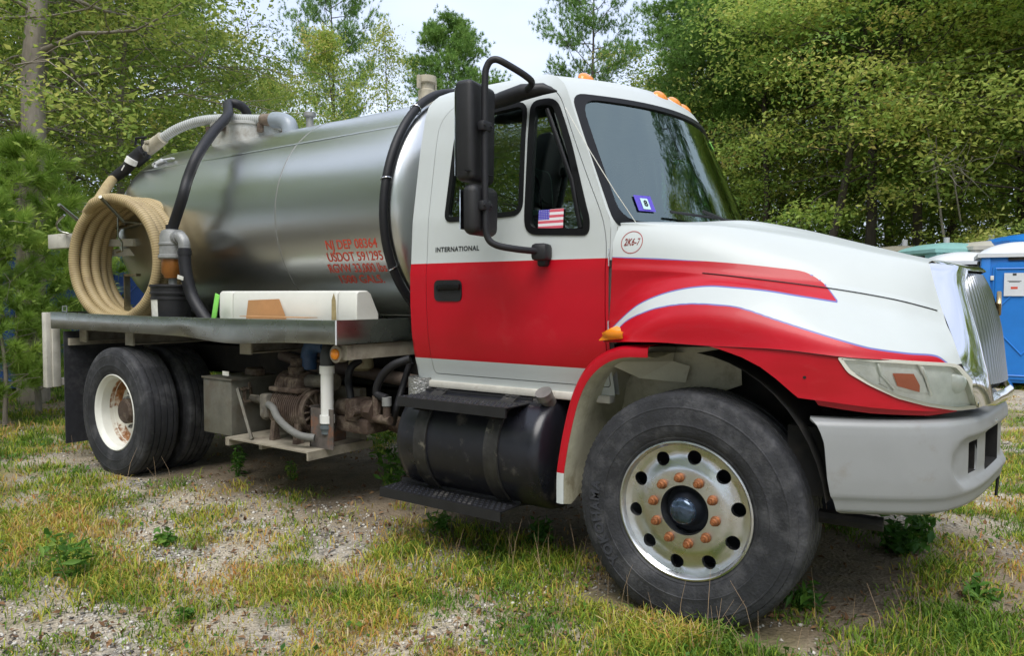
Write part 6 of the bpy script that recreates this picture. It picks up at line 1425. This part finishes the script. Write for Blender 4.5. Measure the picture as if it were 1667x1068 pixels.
# ================================================================ GRASS, GRAVEL, WEEDS
camx, camy = cam.matrix_world.translation.x, cam.matrix_world.translation.y
def wedge(n, d0, d1, rs, p=1.0):
    """random ground points inside the view, denser near the camera"""
    d = d0*(d1/d0)**(rs.random(n)**p); a = math.radians(125.06)+(rs.random(n)-.5)*math.radians(84); return camx+d*np.cos(a), camy+d*np.sin(a), d
rs = np.random.default_rng(101)
def outside_truck(x, y): return ~((np.abs(y) < 1.16) & (x > -.53) & (x < .53) & (np.abs(y) > .86)) & ~((np.abs(y) < 1.22) & (np.abs(y) > .58) & (np.abs(x+4.7) < .50))
tx, ty, td = wedge(33000, 2.3, 22, rs); w = dens(tx, ty); keep = (rs.random(len(tx)) < w**1.2*1.1) & outside_truck(tx, ty); tx, ty, td = tx[keep], ty[keep], td[keep]; w = w[keep]
nt_ = len(tx); bl_ = 15
hb_ = (.014+.07*fbm(tx, ty, .6, 13)**2+.035*w*rs.random(nt_))*(1+.5*np.clip((-4-tx)/2, 0, 1)); tone0 = np.clip(.43+(fbm(tx, ty, .5, 31)-.5)*1.6+rs.normal(size=nt_)*.2-.10*w, 0, 1)
warm = np.exp(-(((tx+5.6)/1.2)**2+((ty+2.1)/.8)**2)); tone0 = np.clip(tone0+.22*warm*rs.random(nt_), 0, 1)
spread_ = .03+.05*rs.random(nt_)
px = (tx[:, None]+rs.normal(size=(nt_, bl_))*spread_[:, None]).ravel(); py = (ty[:, None]+rs.normal(size=(nt_, bl_))*spread_[:, None]).ravel(); h = (hb_[:, None]*(.5+1.0*rs.random((nt_, bl_)))).ravel()
wd = np.repeat(.0016+.0012*rs.random(nt_)+.00025*td, bl_); az = rs.random(len(px))*2*PI; ln = h*(.25+.9*rs.random(len(px))); pz = gz(px, py)-.004
ok = outside_truck(px, py); px, py, pz, h, wd, az, ln = [q[ok] for q in (px, py, pz, h, wd, az, ln)]; tn = np.repeat(tone0, bl_)[ok]
ca, sa = np.cos(az), np.sin(az); tw = rs.random(len(px))*2*PI; ct, st_ = np.cos(tw)*wd, np.sin(tw)*wd; b3 = np.stack([px, py, pz], 1)
m3 = b3+np.stack([ca*ln*.35, sa*ln*.35, h*.62], 1); t3 = b3+np.stack([ca*ln, sa*ln, h*(.95-.3*rs.random(len(px)))], 1); s3 = np.stack([ct, st_, 0*ct], 1)
V = np.stack([b3-s3, b3+s3, m3-s3*.8, m3+s3*.8, t3], 1).reshape(-1, 3); i = np.arange(len(px))[:, None]*5; F = np.concatenate([i+[0, 1, 3], i+[0, 3, 2], i+[2, 3, 4]], 0)
gr_ = link('grass', npmesh('grass', V, F, M['grass'], {'tone': np.repeat(np.clip(tn+rs.normal(size=len(px))*.10, 0, 1), 5)})); tag(gr_, 'patchy green and yellowing grass tufts growing through the sandy ground', 'grass', kind='stuff')
# tall dry stalks with seed heads
n = 900; sx_, sy_, sd_ = wedge(n*3, 2.4, 11, rs); w = dens(sx_, sy_); k = (rs.random(len(sx_)) < w) & outside_truck(sx_, sy_); sx_, sy_ = sx_[k][:n], sy_[k][:n]
mb = MB()
for x, y in zip(sx_, sy_):
    z = float(gz(x, y)); hh = .10+.20*rs.random(); a = rs.random()*2*PI; l = hh*.5*rs.random(); mb.tube([(x, y, z), (x+math.cos(a)*l*.4, y+math.sin(a)*l*.4, z+hh*.6), (x+math.cos(a)*l, y+math.sin(a)*l, z+hh)], [.0012, .001, .0005], 3, caps=False)
stk = mb.build('dry_stalks', mat('dry_straw', (.36, .25, .15), .8, var=.5, vs=3), None, fix=False); tag(stk, 'thin dry reddish grass stalks standing over the grass', 'dry grass', kind='stuff')
# small round leaves of ground cover, mostly on the left
cx_, cy_, cd_ = wedge(60000, 2.4, 13, rs); w = dens(cx_, cy_)*np.clip(.22+(-3.2-cx_)*.35, .10, 1)*(fbm(cx_, cy_, .45, 91, 3) > .5); k = (rs.random(len(cx_)) < w) & outside_truck(cx_, cy_); cx_, cy_ = cx_[k], cy_[k]
C = np.stack([cx_, cy_, gz(cx_, cy_)+.008+.05*rs.random(len(cx_))**2], 1); cv = link('ground_cover', leaves_mesh('ground_cover', C, .030, M['weed'], np.clip(.35+rs.normal(size=len(C))*.2+(fbm(C[:, 0], C[:, 1], .6, 55)-.5), 0, 1), flat=.2, rs=rs, asp=.7)); tag(cv, 'low leafy ground cover plants between the grass tufts', 'ground cover', kind='stuff')
# pebbles
gx_, gy_, gd_ = wedge(95000, 2.3, 11, rs); pat = fbm(gx_, gy_, .9, 222, 4); w = np.clip((pat-.44)*5, .05, 1)*(1-.75*dens(gx_, gy_))*(np.abs(gy_) > .8); k = rs.random(len(gx_)) < w; gx_, gy_, gd_ = gx_[k], gy_[k], gd_[k]; n = len(gx_)
base = np.array([(1, 0, 0), (0, 1, 0), (-1, 0, 0), (0, -1, 0), (0, 0, 1), (0, 0, -1)], float); fo = np.array([(0, 1, 4), (1, 2, 4), (2, 3, 4), (3, 0, 4), (1, 0, 5), (2, 1, 5), (3, 2, 5), (0, 3, 5)])
sz = (.004+.009*rs.random(n)**2.2)*(1+.03*gd_); a = rs.random(n)*2*PI; jit = 1+.35*rs.normal(size=(n, 6, 3)); P3 = base[None]*jit*np.array([1, .8, .6]); R3 = np.stack([P3[:, :, 0]*np.cos(a)[:, None]-P3[:, :, 1]*np.sin(a)[:, None], P3[:, :, 0]*np.sin(a)[:, None]+P3[:, :, 1]*np.cos(a)[:, None], P3[:, :, 2]], 2)*sz[:, None, None]
V = (R3+np.stack([gx_, gy_, gz(gx_, gy_)+sz*.25], 1)[:, None]).reshape(-1, 3); F = (fo[None]+np.arange(n)[:, None, None]*6).reshape(-1, 3)
M['gravel'] = foliage_mat('pebble', [(0, (.07, .065, .06)), (.35, (.28, .26, .235)), (.6, (.50, .47, .42)), (1, (.68, .65, .59))], rough=.85, trans=0)
gv = link('gravel', npmesh('gravel', V, F, M['gravel'], {'tone': np.repeat(rs.random(n), 6)})); tag(gv, 'pale and dark pebbles scattered over the sand in front of the truck', 'gravel', kind='stuff')
# fallen leaves and scraps
lx, ly, ld = wedge(7000, 2.4, 13, rs); k = outside_truck(lx, ly); lx, ly = lx[k], ly[k]; C = np.stack([lx, ly, gz(lx, ly)+.012], 1)
M['litter'] = foliage_mat('fallen_leaf', [(0, (.10, .055, .03)), (.5, (.24, .13, .06)), (1, (.34, .22, .12))], rough=.8, trans=.1)
fl_ = link('fallen_leaves', leaves_mesh('fallen_leaves', C, .035, M['litter'], rs.random(len(C)), flat=.15, rs=rs)); tag(fl_, 'brown fallen leaves scattered over the ground', 'fallen leaves', kind='stuff')

def weed(xy, h, stems, label, ls=.06, spread=.10, tm=.5, n=26, name='weed', seed=1, m='weed', asp=.3):
    r_ = np.random.default_rng(seed); z = float(gz(*xy)); t = thing(name, label, 'plant', (xy[0], xy[1], z)); mb = MB(); C = []
    for k in range(stems):
        a = r_.random()*2*PI; b0 = np.array([math.cos(a), math.sin(a), 0])*spread*.4*r_.random(); st = wander(b0, (math.cos(a)*spread*2, math.sin(a)*spread*2, 1), h*(.6+.45*r_.random()), 6, .08, r_); mb.tube(st, [.004*(1-.7*j/6) for j in range(7)], 5, caps=False)
        for j in range(n): f = (.15+.85*r_.random())*6; j0 = min(5, int(f)); p = st[j0]*(1-(f-j0))+st[j0+1]*(f-j0); C.append(p+r_.normal(size=3)*ls*.45)
    so = link('stem', mesh('stem', mb.V, mb.F, M['weed']), t); fattr(so.data, 'tone', [.3]*len(so.data.vertices)); C = np.array(C)
    link('leaves', leaves_mesh('leaves', C, ls, M[m], np.clip(r_.normal(size=len(C))*.18+tm, 0, 1), flat=.5, rs=r_, asp=asp), t); return t
weed((-2.427,-0.456,0.000)[:2], .50, 6, 'tall bright green weed growing between pump shelf and fuel tank step', .075, .05, .6, 22, seed=3)
weed((-2.685,-0.121,0.000)[:2], .26, 5, 'short leafy weed at the rear end of the lower step', .06, .10, .55, 18, seed=4)
weed((0.643,0.501,0.000)[:2], .20, 10, 'dark green bushy weed under the bumper', .07, .22, .25, 22, seed=5, asp=.45)
weed((0.712,0.915,0.000)[:2], .17, 8, 'small green weed right of the dark bushy one under the bumper', .06, .16, .35, 18, seed=6, asp=.45)
weed((-2.674,-2.428,0.000)[:2], .30, 4, 'upright weed with narrow leaves at lower left', .08, .10, .45, 18, seed=7)
weed((-1.827,-2.348,0.000)[:2], .07, 5, 'tiny round leaved plant on the sand at bottom left', .035, .06, .6, 10, seed=8, asp=.6)
weed((-3.898,-0.640,0.000)[:2], .22, 5, 'bushy weed in front of the pump shelf, left one', .05, .08, .4, 24, seed=9)
weed((-3.311,-0.572,0.000)[:2], .15, 5, 'brownish weed under the pump shelf corner', .04, .10, .8, 16, seed=10)
weed((-4.625,-0.631,0.000)[:2], .18, 6, 'green weed at the foot of the rear tyre', .05, .12, .4, 20, seed=11)
weed((-1.077,-0.666,0.000)[:2], .13, 8, 'dense low green weed in front of the lower step', .05, .16, .3, 22, seed=12, asp=.4)
weed((-1.662,-0.816,0.000)[:2], .12, 7, 'green grass like weed left of the dense one before the step', .06, .14, .35, 18, seed=13, asp=.2)
weed((0.385,-0.610,0.000)[:2], .10, 7, 'green weed at the right foot of the front tyre', .06, .18, .45, 16, seed=14, asp=.3)
weed((1.056,-0.044,0.000)[:2], .05, 6, 'flat leafy weed on the sand at lower right', .06, .14, .4, 12, seed=15, asp=.4)
weed((0.188,-1.168,0.000)[:2], .12, 8, 'wispy reddish grass clump in front of the tyre', .05, .22, .85, 14, seed=16, asp=.1)
weed((-2.881,-1.827,0.000)[:2], .08, 6, 'small fresh green plant in the left foreground grass', .05, .10, .55, 14, seed=17, asp=.5)
weed((-7.942,4.672,0.000)[:2], .5, 14, 'light green bush seen under the truck between pump and fuel tank', .08, .8, .75, 60, seed=18, asp=.5)
